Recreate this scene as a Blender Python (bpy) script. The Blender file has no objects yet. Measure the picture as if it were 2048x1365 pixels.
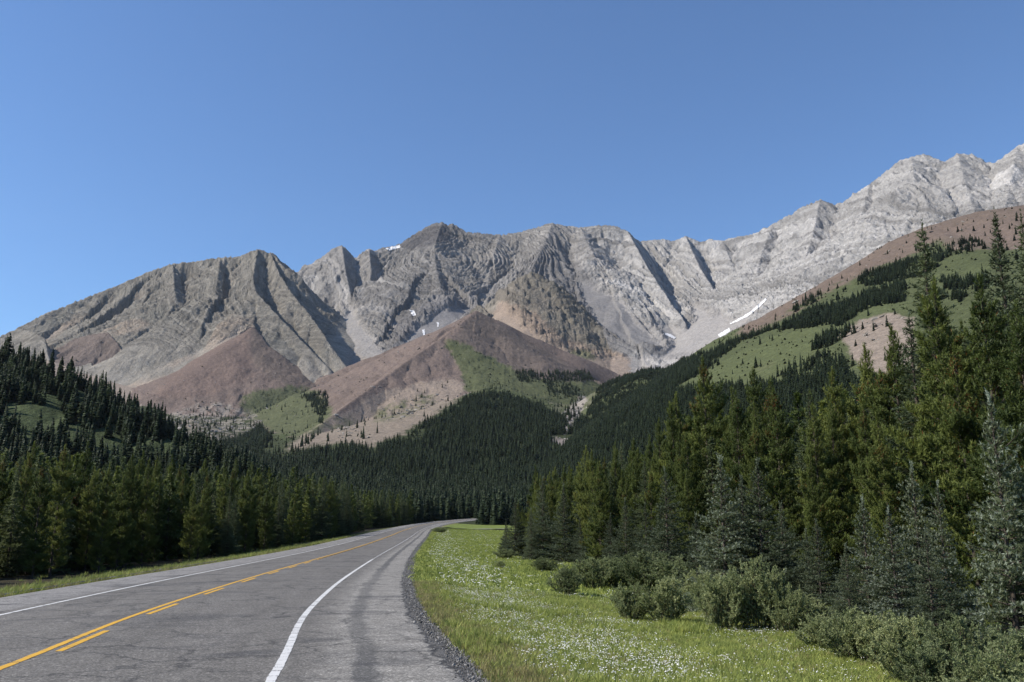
import bpy, math, random
import numpy as np
from math import radians as R_

# ------------------------------------------------------------------ camera, sky, sun
FPX = 1700.0
PITCH = math.atan((1030 - 682.5) / FPX)
CZ = 1.9
scene = bpy.context.scene
COL = scene.collection
cam_d = bpy.data.cameras.new("camera")
cam_d.sensor_width = 36.0
cam_d.lens = FPX / 2048 * 36.0
cam_d.clip_start = 0.1
cam_d.clip_end = 30000
cam = bpy.data.objects.new("camera", cam_d)
cam.location = (0, 0, CZ)
cam.rotation_euler = (math.pi / 2 + PITCH, 0, 0)
COL.objects.link(cam)
scene.camera = cam

SUN_AZ = -99.0      # degrees clockwise from the viewing direction (+Y)
SUN_EL = 41.0
world = bpy.data.worlds.new("World")
scene.world = world
world.use_nodes = True
wn = world.node_tree
wn.nodes.clear()
sky = wn.nodes.new("ShaderNodeTexSky")
sky.sky_type = 'NISHITA'
sky.sun_disc = False
sky.sun_elevation = R_(SUN_EL)
sky.sun_rotation = R_(SUN_AZ)
sky.altitude = 2000
sky.air_density = 1.3
sky.dust_density = 0.5
sky.ozone_density = 8.5
bg = wn.nodes.new("ShaderNodeBackground")
bg.inputs[1].default_value = 0.128
wo = wn.nodes.new("ShaderNodeOutputWorld")
wn.links.new(sky.outputs[0], bg.inputs[0])
wn.links.new(bg.outputs[0], wo.inputs[0])

sun_d = bpy.data.lights.new("sun", 'SUN')
sun_d.energy = 5.0
sun_d.angle = R_(0.5)
sun_d.color = (1.0, 0.925, 0.82)
sun = bpy.data.objects.new("sun", sun_d)
az, el = R_(SUN_AZ), R_(SUN_EL)
from mathutils import Vector
to_sun = Vector((math.sin(az) * math.cos(el), math.cos(az) * math.cos(el), math.sin(el)))
sun.rotation_euler = to_sun.to_track_quat('Z', 'Y').to_euler()
sun.location = to_sun * 200
COL.objects.link(sun)
scene.view_settings.view_transform = 'Standard'
scene.view_settings.look = 'None'
scene.view_settings.exposure = 0.33
scene.view_settings.gamma = 1.0
scene.cycles.max_bounces = 6
scene.cycles.diffuse_bounces = 3
scene.cycles.transmission_bounces = 3
scene.cycles.volume_bounces = 0
scene.cycles.use_denoising = True
scene.cycles.denoising_input_passes = 'RGB_ALBEDO_NORMAL'
scene.cycles.denoising_prefilter = 'ACCURATE'

# ------------------------------------------------------------------ numeric helpers
rng = np.random.default_rng(7)
random.seed(7)
cP, sP = math.cos(PITCH), math.sin(PITCH)

def pt(px, py, R):
    """world point seen at photo pixel (px,py) at horizontal distance R"""
    x = (px - 1024) / FPX; y = -(py - 682.5) / FPX
    d = np.array([x, cP - sP * y, sP + cP * y])
    k = R / math.hypot(d[0], d[1])
    return np.array([d[0] * k, d[1] * k, CZ + d[2] * k])

def project(x, y, z):
    dz = z - CZ
    f = y * cP + dz * sP
    u = -y * sP + dz * cP
    f = np.where(f < 0.1, 0.1, f)
    return 1024 + FPX * x / f, 682.5 - FPX * u / f

_perm = np.random.default_rng(99).permutation(512)
_g = np.random.default_rng(98).uniform(0, 2 * np.pi, 512)
_gx, _gy = np.cos(_g), np.sin(_g)

def perlin(x, y, seed=0):
    x = np.asarray(x, float); y = np.asarray(y, float)
    xi = np.floor(x).astype(np.int64); yi = np.floor(y).astype(np.int64)
    xf = x - xi; yf = y - yi
    u = xf * xf * xf * (xf * (xf * 6 - 15) + 10)
    v = yf * yf * yf * (yf * (yf * 6 - 15) + 10)
    def g(ix, iy, dx, dy):
        h = _perm[(_perm[(ix + seed * 37) & 511] + iy) & 511]
        return _gx[h] * dx + _gy[h] * dy
    a = g(xi, yi, xf, yf); b = g(xi + 1, yi, xf - 1, yf)
    c = g(xi, yi + 1, xf, yf - 1); d = g(xi + 1, yi + 1, xf - 1, yf - 1)
    return ((a + (b - a) * u) + ((c + (d - c) * u) - (a + (b - a) * u)) * v) * 1.4

def fbm(x, y, o=5, seed=0, gain=0.5):
    s = 0; a = 1; t = 0
    for i in range(o):
        s = s + a * perlin(x, y, seed + i); t += a; a *= gain; x = x * 2.03; y = y * 2.03
    return s / t

def ridged(x, y, o=5, seed=0, gain=0.55):
    s = 0; a = 1; t = 0
    for i in range(o):
        s = s + a * (1 - 2 * np.abs(perlin(x, y, seed + i))); t += a; a *= gain; x = x * 2.07; y = y * 2.07
    return s / t

def sstep(a, b, x):
    t = np.clip((x - a) / (b - a), 0, 1)
    return t * t * (3 - 2 * t)

def smax(a, b, k):
    h = np.clip(0.5 + 0.5 * (b - a) / k, 0, 1)
    return a * (1 - h) + b * h + k * h * (1 - h)

def inpoly(px, py, poly):
    c = np.zeros(px.shape, bool)
    n = len(poly)
    for i in range(n):
        x1, y1 = poly[i]; x2, y2 = poly[(i + 1) % n]
        if y1 == y2: continue
        m = ((y1 > py) != (y2 > py)) & (px < (x2 - x1) * (py - y1) / (y2 - y1) + x1)
        c ^= m
    return c

# ------------------------------------------------------------------ tagging
def tag(o, label=None, cat=None, group=None, kind=None):
    if label: o['label'] = label
    if cat: o['category'] = cat
    if group: o['group'] = group
    if kind: o['kind'] = kind
    return o

def make_obj(name, mesh, mats=(), parent=None, link=True):
    o = bpy.data.objects.new(name, mesh)
    for m in mats:
        if m.name not in [mm.name for mm in mesh.materials if mm]: mesh.materials.append(m)
    if link: COL.objects.link(o)
    if parent: o.parent = parent
    return o

def np_mesh(name, verts, faces, smooth=False, attrs=None, matidx=None):
    """faces: (N,3) or (N,4) int array"""
    me = bpy.data.meshes.new(name)
    verts = np.ascontiguousarray(verts, dtype=np.float32)
    faces = np.ascontiguousarray(faces, dtype=np.int32)
    n, k = faces.shape
    me.vertices.add(len(verts)); me.vertices.foreach_set("co", verts.ravel())
    me.loops.add(n * k); me.loops.foreach_set("vertex_index", faces.ravel())
    me.polygons.add(n)
    me.polygons.foreach_set("loop_start", np.arange(0, n * k, k, dtype=np.int32))
    me.polygons.foreach_set("loop_total", np.full(n, k, dtype=np.int32))
    if smooth: me.polygons.foreach_set("use_smooth", np.ones(n, bool))
    else: me.polygons.foreach_set("use_smooth", np.zeros(n, bool))
    if matidx is not None: me.polygons.foreach_set("material_index", np.ascontiguousarray(matidx, dtype=np.int32))
    for nm, (typ, dom, arr) in (attrs or {}).items():
        a = me.attributes.new(nm, typ, dom)
        key = {'FLOAT': 'value', 'FLOAT_VECTOR': 'vector', 'FLOAT_COLOR': 'color', 'INT': 'value'}[typ]
        a.data.foreach_set(key, np.ascontiguousarray(arr, dtype=np.int32 if typ == 'INT' else np.float32).ravel())
    me.update(calc_edges=True)
    return me

# ------------------------------------------------------------------ node helpers
class NT:
    def __init__(s, name):
        s.m = bpy.data.materials.new(name); s.m.use_nodes = True
        s.t = s.m.node_tree; s.t.nodes.clear()
        s.out = s.t.nodes.new("ShaderNodeOutputMaterial")
    def n(s, typ, **kw):
        nd = s.t.nodes.new(typ)
        for k, v in kw.items():
            if k.startswith('i_'):
                key = k[2:]
                key = int(key) if key.isdigit() else key.replace('_', ' ')
                nd.inputs[key].default_value = v
            else: setattr(nd, k, v)
        return nd
    def l(s, a, b): s.t.links.new(a, b)
    def attr(s, name): return s.n("ShaderNodeAttribute", attribute_name=name)
    def noise(s, scale, detail=4, rough=0.55, vec=None, dist=0.0):
        nd = s.n("ShaderNodeTexNoise"); nd.inputs['Scale'].default_value = scale
        nd.inputs['Detail'].default_value = detail; nd.inputs['Roughness'].default_value = rough
        nd.inputs['Distortion'].default_value = dist
        if vec is not None: s.l(vec, nd.inputs['Vector'])
        return nd
    def ramp(s, fac, stops):
        r = s.n("ShaderNodeValToRGB")
        e = r.color_ramp.elements
        while len(e) < len(stops): e.new(0.5)
        for i, (p, c) in enumerate(stops):
            e[i].position = p; e[i].color = (c, c, c, 1) if isinstance(c, (int, float)) else (*c, 1)
        s.l(fac, r.inputs[0]); return r
    def mix(s, fac, a, b, mode='MIX'):
        m = s.n("ShaderNodeMix", data_type='RGBA', blend_type=mode)
        for sock, v in ((m.inputs[0], fac), (m.inputs[6], a), (m.inputs[7], b)):
            if hasattr(v, 'is_linked'): s.l(v, sock)
            elif isinstance(v, (int, float)): sock.default_value = v
            else: sock.default_value = (*v, 1)
        return m.outputs[2]
    def math(s, op, a, b=None, c=None):
        m = s.n("ShaderNodeMath", operation=op)
        for i, v in enumerate((a, b, c)):
            if v is None: continue
            if hasattr(v, 'is_linked'): s.l(v, m.inputs[i])
            else: m.inputs[i].default_value = v
        return m.outputs[0]
    def bump(s, h, strength, dist, normal=None):
        b = s.n("ShaderNodeBump"); b.inputs['Strength'].default_value = strength
        b.inputs['Distance'].default_value = dist
        s.l(h, b.inputs['Height'])
        if normal is not None: s.l(normal, b.inputs['Normal'])
        return b.outputs[0]
    def principled(s, color, rough=0.9, normal=None, spec=0.2):
        p = s.n("ShaderNodeBsdfPrincipled")
        if hasattr(color, 'is_linked'): s.l(color, p.inputs['Base Color'])
        else: p.inputs['Base Color'].default_value = (*color, 1)
        if hasattr(rough, 'is_linked'): s.l(rough, p.inputs['Roughness'])
        else: p.inputs['Roughness'].default_value = rough
        p.inputs['Specular IOR Level'].default_value = spec
        if normal is not None: s.l(normal, p.inputs['Normal'])
        return p
    def done(s, sh): s.l(sh, s.out.inputs[0]); return s.m

# ------------------------------------------------------------------ road centre line (yellow line)
CP = np.array([(-4.6, -30), (-4.9, -15), (-5.35, 0), (-7.05, 12), (-8.25, 18), (-9.2, 24), (-11.0, 38), (-14.0, 66), (-17.0, 99),
               (-21.2, 152), (-25.6, 205), (-29.2, 262), (-29.5, 315), (-23.5, 362), (-10.5, 400), (10, 425), (40, 442), (90, 455)], float)
def catmull(P, n=40):
    out = []
    P = np.vstack([2 * P[0] - P[1], P, 2 * P[-1] - P[-2]])
    for i in range(1, len(P) - 2):
        p0, p1, p2, p3 = P[i - 1:i + 3]
        for t in np.linspace(0, 1, n, endpoint=False):
            out.append(0.5 * ((2 * p1) + (-p0 + p2) * t + (2 * p0 - 5 * p1 + 4 * p2 - p3) * t * t + (-p0 + 3 * p1 - 3 * p2 + p3) * t ** 3))
    out.append(P[-2]); return np.array(out)
CL = catmull(CP)
seg = np.hypot(*np.diff(CL, axis=0).T)
CS = np.concatenate([[0], np.cumsum(seg)])
S0 = np.interp(0, CL[:, 1], CS)
NS = 700
sS = np.concatenate([np.arange(0, S0 + 110, 0.6), np.arange(S0 + 110, CS[-1], 2.0)])
CX = np.interp(sS, CS, CL[:, 0]); CY = np.interp(sS, CS, CL[:, 1])
k_ = np.ones(7) / 7
def smooth(a): return np.convolve(np.pad(a, 3, mode='reflect', reflect_type='odd'), k_, 'valid')
for _ in range(3): CX = smooth(CX); CY = smooth(CY)
TX = np.gradient(CX); TY = np.gradient(CY); tl = np.hypot(TX, TY); TX /= tl; TY /= tl
ZS = np.interp(sS - S0, [-60, 0, 20, 60, 85, 110, 150, 210, 265, 320, 370, 420, 520],
               [1.0, 0.0, -0.36, -1.08, -1.42, -1.6, -1.68, -1.75, -1.8, -1.3, -0.4, 0.9, 3.0])
for _ in range(40): ZS = smooth(ZS)
RW_R = 6.55   # paved edge on the right of the centre line
RW_L = -5.6
def road_near(x, y):
    """nearest centre-line station: s, signed offset (+ right), z"""
    x = np.asarray(x, float).ravel(); y = np.asarray(y, float).ravel()
    s = np.empty(len(x)); off = np.empty(len(x)); z = np.empty(len(x))
    for a in range(0, len(x), 20000):
        b = slice(a, a + 20000)
        d2 = (x[b, None] - CX[None]) ** 2 + (y[b, None] - CY[None]) ** 2
        i = np.argmin(d2, axis=1)
        wx = x[b] - CX[i]; wy = y[b] - CY[i]
        off[b] = wx * TY[i] - wy * TX[i]
        al = wx * TX[i] + wy * TY[i]
        s[b] = sS[i] + al
        off_sign = np.where(off[b] < 0, -1, 1)
        off[b] = off_sign * np.sqrt(np.maximum(d2[np.arange(len(i)), i] - np.minimum(al, 3) ** 2, off[b] ** 2))
        z[b] = np.interp(s[b], sS, ZS)
    return s, off, z
def crown(off):
    return np.where(off > 0, -0.012 * off, 0.016 * off)

# ------------------------------------------------------------------ terrain
FAM = ['forest_ground', 'grey_mountain', 'rocky_mountain', 'brown_spur', 'red_hill', 'pyramid_hill', 'rock_knob', 'meadow_hill', 'wooded_hill', 'forest_hump']
# ridge lines: family, points (photo x, photo y, distance), slope near crest, slope far, crest width, slope factor on the image-right side
RIDGES = [
 (1, [(520,640,3900),(560,600,3850),(600,548,3700),(640,520,3680),(672,497,3650),(684,494,3650),(696,506,3660),(704,524,3680),(722,510,3690),(738,500,3700),(748,507,3720),(764,500,3740),(800,492,3750),(822,476,3760),(845,462,3760),(868,450,3750),(884,448,3740),(894,454,3740),(905,450,3735),(918,459,3730),(934,467,3720),(962,470,3700),(1000,473,3700),(1040,468,3690),(1075,458,3660),(1105,449,3620),(1125,454,3620),(1160,458,3620),(1200,453,3620),(1235,457,3600),(1255,466,3580),(1263,478,3570),(1280,487,3600),(1320,482,3600),(1345,486,3600),(1372,477,3580),(1400,487,3570),(1420,482,3560),(1445,486,3540),(1470,478,3520),(1500,473,3490),(1530,464,3450),(1545,452,3430),(1575,436,3400),(1600,421,3380),(1622,410,3370),(1640,402,3370),(1658,412,3370),(1684,410,3360),(1700,400,3350),(1740,372,3320),(1775,345,3300),(1800,325,3300),(1822,317,3300),(1850,313,3290),(1875,322,3280),(1892,326,3280),(1915,311,3270),(1945,313,3260),(1962,326,3250),(1985,331,3240),(2010,318,3220),(2035,298,3200),(2060,285,3180),(2150,262,3150),(2300,300,3100),(2500,420,3000)], 1.15, 0.62, 260, 1.0),
 # grey spurs
 (1, [(684,494,3650),(690,540,3560),(700,590,3450),(706,620,3380)], 1.0, 0.7, 60, 1.5),
 (1, [(738,500,3700),(742,545,3600),(738,580,3500)], 1.0, 0.66, 50, 1.35),
 (1, [(640,520,3680),(655,575,3500),(690,620,3300),(720,660,3150),(760,690,3020)], 0.85, 0.7, 120, 1.0),
 (1, [(884,448,3740),(868,500,3600),(872,540,3450),(880,580,3300)], 0.7, 0.58, 60, 1.0),
 (1, [(1000,473,3700),(985,520,3500),(975,570,3330)], 0.7, 0.58, 60, 1.0),
 (1, [(1105,449,3620),(1085,500,3350),(1060,550,3100),(1020,590,2950)], 0.75, 0.58, 100, 1.0),
 (1, [(1160,458,3620),(1190,520,3350),(1235,590,3120),(1290,660,2900),(1340,705,2750)], 0.68, 0.57, 80, 0.95),
 (1, [(1255,466,3580),(1290,530,3420),(1318,575,3300),(1345,615,3180),(1372,650,3080)], 1.0, 0.64, 50, 1.6),
 (1, [(1372,477,3580),(1400,540,3420),(1425,580,3300),(1428,625,3180)], 1.0, 0.64, 50, 1.6),
 (1, [(1445,486,3540),(1470,550,3380),(1480,600,3240)], 0.68, 0.575, 50, 1.0),
 (1, [(1545,452,3430),(1520,520,3250),(1510,580,3080),(1500,610,3000)], 0.68, 0.575, 50, 1.0),
 (1, [(1640,402,3370),(1625,480,3150),(1600,550,2950)], 0.68, 0.575, 50, 1.0),
 (1, [(1740,372,3320),(1725,430,3120),(1690,500,2950),(1660,540,2850)], 0.68, 0.575, 50, 1.0),
 (1, [(1822,317,3300),(1830,370,3120),(1860,420,2950)], 0.68, 0.575, 50, 1.0),
 (1, [(1915,311,3270),(1930,370,3080),(1950,430,2900)], 0.68, 0.575, 50, 1.0),
 (1, [(2035,298,3200),(2020,370,2980),(2010,430,2800)], 0.68, 0.575, 50, 1.0),
 # left rocky mountain
 (2, [(-420,860,2900),(-200,780,2950),(-60,704,3000),(0,676,3000),(35,660,3010),(90,632,3030),(150,607,3050),(200,588,3060),(245,571,3070),(292,550,3080),(330,536,3080),(345,531,3080),(400,526,3070),(440,518,3060),(480,516,3040),(500,507,3020),(515,503,3010),(535,508,3010),(548,512,3010)], 0.85, 0.62, 160, 1.0),
 (2, [(548,512,3010),(560,530,3040),(580,545,3080),(602,556,3150)], 1.1, 0.85, 160, 1.6),
 (2, [(540,508,3010),(560,555,2930),(590,600,2850),(625,640,2760),(660,690,2660),(700,742,2560)], 0.9, 0.7, 70, 1.5),
 (2, [(515,503,3010),(505,560,2880),(512,590,2800),(560,640,2680),(620,700,2560),(660,740,2470)], 0.76, 0.62, 60, 1.2),
 (2, [(505,575,2850),(500,620,2700),(505,650,2580)], 0.6, 0.565, 50, 1.0),
 (2, [(345,531,3080),(350,600,2920),(330,650,2780)], 0.6, 0.565, 50, 1.0),
 (2, [(440,518,3060),(430,590,2900),(400,660,2740)], 0.6, 0.565, 50, 1.0),
 (2, [(35,660,3010),(70,668,2800),(90,680,2700),(98,720,2560),(100,760,2450)], 0.78, 0.7, 80, 1.9),
 (3, [(150,680,2750),(190,670,2680),(216,668,2600),(236,690,2520),(255,730,2440),(280,780,2340),(285,800,2280)], 0.72, 0.66, 60, 2.0),
 # red hill left
 (4, [(420,690,2560),(470,668,2500),(505,655,2450),(520,690,2380),(505,740,2240),(490,790,2050)], 0.68, 0.62, 60, 1.25),
 (4, [(470,668,2500),(400,705,2420),(330,752,2330),(250,795,2240),(180,850,2150)], 0.68, 0.62, 60, 1.0),
 (4, [(505,655,2450),(560,700,2400),(620,738,2360),(700,772,2320)], 0.68, 0.62, 60, 1.1),
 # pyramid
 (5, [(952,622,2150),(920,650,2060),(880,680,1955),(830,712,1850),(780,748,1740),(720,792,1610),(660,835,1480),(600,880,1350),(540,925,1230)], 0.66, 0.6, 60, 1.0),
 (5, [(952,622,2150),(1000,660,2120),(1060,702,2080),(1120,735,2040),(1200,765,1980)], 0.62, 0.55, 60, 1.0),
 (5, [(952,622,2150),(945,690,1990),(935,750,1830),(925,800,1700)], 0.5, 0.45, 60, 1.0),
 # knob
 (6, [(930,650,2750),(985,618,2800),(1010,590,2810),(1030,565,2820),(1048,556,2800),(1065,549,2790),(1085,558,2780),(1100,575,2760),(1150,612,2700),(1200,655,2620),(1250,690,2540),(1300,722,2450)], 0.95, 0.7, 70, 1.0),
 (6, [(1065,549,2790),(1075,610,2660),(1100,650,2560),(1150,700,2440)], 0.8, 0.7, 60, 1.2),
 # right hill
 (7, [(2500,360,1500),(2200,392,1480),(2048,412,1470),(1950,426,1460),(1850,455,1450),(1780,484,1440),(1700,534,1430),(1620,580,1420),(1560,614,1410),(1500,650,1400),(1440,698,1390),(1360,735,1420),(1290,742,1480),(1230,760,1560)], 0.60, 0.62, 60, 1.0),
 (7, [(1700,534,1430),(1660,620,1180),(1600,700,950),(1560,770,780)], 0.6, 0.6, 60, 1.0),
 # left wooded hill
 (8, [(-700,560,700),(-300,600,620),(0,712,530),(80,744,500),(130,765,480),(200,800,455),(250,828,440),(320,868,410),(400,908,385),(480,945,360),(560,975,340)], 0.8, 0.72, 40, 1.0),
 # hump
 (9, [(1010,782,1520),(985,780,1480),(940,800,1380),(880,840,1240),(800,900,1060),(740,940,940)], 0.36, 0.28, 50, 1.0),
 (9, [(985,780,1480),(1060,802,1440),(1110,838,1340),(1145,872,1250)], 0.4, 0.32, 50, 1.0),
]
ROCKY = {1: 1.0, 2: 0.85, 3: 0.45, 4: 0.22, 5: 0.22, 6: 1.15, 7: 0.12, 8: 0.15, 9: 0.3, 0: 0.2}

def stretch(P, t):
    """lengthen a spur towards the valley until it falls no steeper than t"""
    out = [P[0]]
    for p in P[1:]:
        a = pt(*out[-1]); R = min(p[2], out[-1][2] - 5)
        for _ in range(400):
            b = pt(p[0], p[1], R); h = math.hypot(b[0] - a[0], b[1] - a[1])
            if (a[2] - b[2]) / h <= t: break
            R -= 4
        out.append((p[0], p[1], R))
    return out
for _i, _r in enumerate(RIDGES):
    if _r[0] in (1, 2) and len(_r[1]) < 9: RIDGES[_i] = (_r[0], stretch(_r[1], .66),) + _r[2:]

def terrain(x, y):
    x = np.asarray(x, float).ravel(); y = np.asarray(y, float).ravel()
    n = len(x)
    r = np.hypot(x, y)
    # near ground with the road bench
    s, off, zr = road_near(np.clip(x, -400, 500), np.clip(y, -40, 470))
    lat = np.interp(off, [-60, -26, -12, -7.6, -5.9, 6.3, 7.2, 9.5, 14, 30, 60], [-1.6, -1.3, -0.95, -0.45, -0.18, -0.18, -0.20, -0.5, -0.85, -1.15, -1.6])
    near = zr + lat + 0.07 * fbm(x / 2.6, y / 2.6, 3, 3) * sstep(8.0, 12, np.abs(off)) + 0.25 * fbm(x / 14, y / 14, 2, 5) * sstep(10, 20, np.abs(off))
    V = np.interp(r, [0, 300, 450, 600, 800, 1000, 1200, 1500, 2000, 2500, 3000, 4500], [-2.5, -2.2, 1, 9, 27, 50, 80, 125, 215, 385, 500, 650]) + 14 * fbm(x / 160, y / 160, 4, 11) * sstep(350, 900, r)
    w = sstep(300, 460, r)
    w = np.maximum(w, sstep(100, 200, np.abs(off)))
    base = near * (1 - w) + V * w
    zb = np.full(n, -1e9); fam = np.zeros(n, np.int8); U = np.zeros(n); D = np.zeros(n); ZR = np.zeros(n)
    wx = x + 35 * fbm(x / 210, y / 210, 3, 21) * sstep(900, 1500, r); wy = y + 35 * fbm(x / 210, y / 210, 3, 31) * sstep(900, 1500, r)
    far = r > 60
    fx, fy = wx[far], wy[far]; ex, ey = x[far], y[far]
    bz = zb[far]; bf = fam[far]; bu = U[far]; bd = D[far]; br = ZR[far]
    for ri, (fm, P, s1, s2, d1, sp) in enumerate(RIDGES):
        ani = {7: .55, 8: .6}.get(fm, 1.0); up_ = {1: 1.2, 2: 1.22, 3: 1.15, 6: 1.15}.get(fm, 1.0); s1 *= up_; s2 *= up_
        Q = np.array([pt(*p) for p in P])
        # one extra interpolation so that sight lines stay true
        L = 0.0
        for a, b in zip(Q[:-1], Q[1:]):
            dx, dy = b[0] - a[0], b[1] - a[1]; ll = math.hypot(dx, dy)
            # crest distance unwarped near the crest, warped away from it
            t0 = np.clip(((ex - a[0]) * dx + (ey - a[1]) * dy) / ll ** 2, 0, 1)
            d0 = np.hypot(ex - a[0] - t0 * dx, ey - a[1] - t0 * dy)
            k = np.clip(d0 / 120, 0, 1)
            qx = ex * (1 - k) + fx * k; qy = ey * (1 - k) + fy * k
            t = np.clip(((qx - a[0]) * dx + (qy - a[1]) * dy) / ll ** 2, 0, 1)
            ox = qx - a[0] - t * dx; oy = qy - a[1] - t * dy
            d = np.hypot(ox, oy * ani)
            side = (dx * oy - dy * ox)
            f = np.where(side > 0, sp, 1.0)
            zr_ = a[2] + (b[2] - a[2]) * t
            z = zr_ - f * (s2 * d + (s1 - s2) * d1 * (1 - np.exp(-d / d1)))
            m = z > bz
            bz = np.where(m, z, bz); bf = np.where(m, fm, bf); bu = np.where(m, L + t * ll + ri * 777.0, bu); bd = np.where(m, d, bd); br = np.where(m, zr_, br)
            L += ll
    zb[far] = bz; fam[far] = bf; U[far] = bu; D[far] = bd
    rk = np.array([ROCKY[i] for i in range(10)])[fam]
    ramp = np.clip(D / 70, 0.0, 1)
    kk = 14.0
    # gullies running down the slope and crags
    gul = np.abs(perlin(U / 75 + 0.25 * fbm(x / 90, y / 90, 3, 41), D / 900, 42)) * 1.6 + 0.6 * np.abs(perlin(U / 28 + 0.5 * fbm(x / 60, y / 60, 3, 43), D / 400, 44))
    rough = ridged(x / 150, y / 150, 6, 50, 0.62) * 20 + ridged(x / 38, y / 38, 4, 58, 0.65) * 10
    low = sstep(330, 560, zb)     # smooth screes low down
    scree = np.where(fam == 1, 0.12 + 0.88 * low, np.where(fam == 2, 0.3 + 0.7 * sstep(420, 620, zb), 1.0))
    scm = scree_mask(x, y, np.maximum(zb, base)); scree = scree * (1 - .9 * scm)
    fold, st = strata(x, y, zb)
    ledge = (np.abs(((st / 46.0) % 1.0) - 0.5) * 2)
    f2 = (fam == 2) | (fam == 3)
    rough = rough * np.where(f2, .75, 1.0); gul = gul * np.where(f2, 1.7, 1.0) + np.where(f2, 1.2 * np.abs(perlin(U / 170 + .2 * fbm(x / 90, y / 90, 2, 45), D / 1500, 46)), 0)
    ledge = 0.5 + (ledge - 0.5) * np.where(f2, .45, 1.0)
    disp = rk * scree * (ramp * (rough - gul * 26 + 8) + np.clip(D / 25, 0.25, 1) * (ledge - 0.5) * np.where(fam == 1, 14, 12) + 9.5 * ridged(x / 17, y / 17, 3, 63) + 3.5 * (1 - ramp) + np.where((fam == 4) | (fam == 5), -22.0, np.where(f2, -15.0, -4.0)) * ramp * (1 - 2 * np.abs(perlin(U / 24 + .35 * fbm(x / 50, y / 50, 2, 48), D / 260, 49))))
    zb = np.where(zb > -1e8, zb + disp * sstep(80, 250, zb + 60 * (fam == 8)), zb)
    z = np.where(zb > -1e8, smax(base, zb, np.where(r < 700, 8.0, 26.0)), base)
    fam = np.where(zb > base, fam, 0)
    z = np.where(r < 75, base, z)
    # keep the road bench clear
    cl = sstep(30, 80, np.abs(off) + np.maximum(0, r - 470))
    z = base * (1 - cl) + z * cl
    return z, fam, off, s, D, U, st, scm

SCREE = [[(700,610),(722,650),(770,705),(800,690),(850,640),(880,620),(960,612),(900,660),(860,690),(800,740),(760,780),(690,775),(690,740),(650,690)],
 [(1378,600),(1388,640),(1360,657),(1300,650),(1345,690),(1300,722),(1400,722),(1450,690),(1545,598),(1500,625),(1462,645),(1440,622),(1425,635),(1400,615)],
 [(960,622),(1000,600),(1040,645),(1100,692),(1180,717),(1290,714),(1310,735),(1230,755),(1190,760),(1120,735),(1060,705)],
 [(400,700),(500,650),(420,740),(300,790),(250,790)], [(1150,560),(1240,600),(1330,700),(1250,690),(1180,640)]]
def scree_mask(x, y, z):
    px, py = project(x, y, z)
    q = (px > 200) & (px < 1600) & (py > 540) & (py < 820) & (np.hypot(x, y) > 2000)
    w = np.zeros(len(x)); i = np.nonzero(q)[0]
    wx = px[i] + 14 * fbm(x[i] / 60, y[i] / 60, 4, 161, .6); wy = py[i] + 9 * fbm(x[i] / 60, y[i] / 60, 4, 165, .6)
    a = np.zeros(len(i))
    for P in SCREE:
        for ox, oy in ((0, 0), (6, 0), (-6, 0), (0, 4), (0, -4)): a = np.maximum(a, 0) + inpoly(wx + ox, wy + oy, P) * .2
    w[i] = np.clip(a, 0, 1)
    return w

def strata(x, y, z):
    fx = x / 420
    w1 = fbm(x / 620, z / 520, 3, 73, .45) * 330
    w2 = fbm(x / 110, z / 90, 3, 76) * 12
    st = x * .62 + z * .78 + w1 + w2 + 0.10 * y
    c = pt(905, 535, 3450); d = np.hypot(x - c[0], (z - c[2]) * 1.25); w = np.exp(-(d / 330) ** 4) * (y > 2600)
    st = st * (1 - w) + (d * 1.15 + w2 * 1.5 + 60 * perlin(x / 150, z / 150, 78)) * w
    return fx, st

def polar(az, rr):
    A, Rr = np.meshgrid(az, rr, indexing='ij')
    x = Rr * np.sin(A); y = Rr * np.cos(A)
    z, fam, off, s, D, U, st, scm = terrain(x, y)
    sh = A.shape
    return dict(x=x, y=y, z=z.reshape(sh), fam=fam.reshape(sh), off=off.reshape(sh), s=s.reshape(sh), D=D.reshape(sh), U=U.reshape(sh), st=st.reshape(sh), scm=scm.reshape(sh), r=Rr, az=A)

daz = np.radians(np.concatenate([np.linspace(-180, -46, 34, endpoint=False), np.linspace(-46, -33.5, 40, endpoint=False),
                                 np.linspace(-33.5, 33.5, 1120, endpoint=False), np.linspace(33.5, 46, 40, endpoint=False), np.linspace(46, 180, 35)]))
rfar = np.concatenate([np.arange(330, 1000, 5.0), np.arange(1000, 2350, 6.5), np.arange(2350, 3800, 4.4), np.arange(3800, 4700, 45)])
daz2 = np.radians(np.concatenate([np.linspace(-180, -50, 60, endpoint=False), np.linspace(-50, 50, 640, endpoint=False), np.linspace(50, 180, 61)]))
rnear = np.concatenate([[0.5], np.linspace(3, 60, 190, endpoint=False), np.linspace(60, 130, 110, endpoint=False), np.linspace(130, 332, 110)])
FARG = polar(daz, rfar)
NEARG = polar(daz2, rnear)

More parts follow.
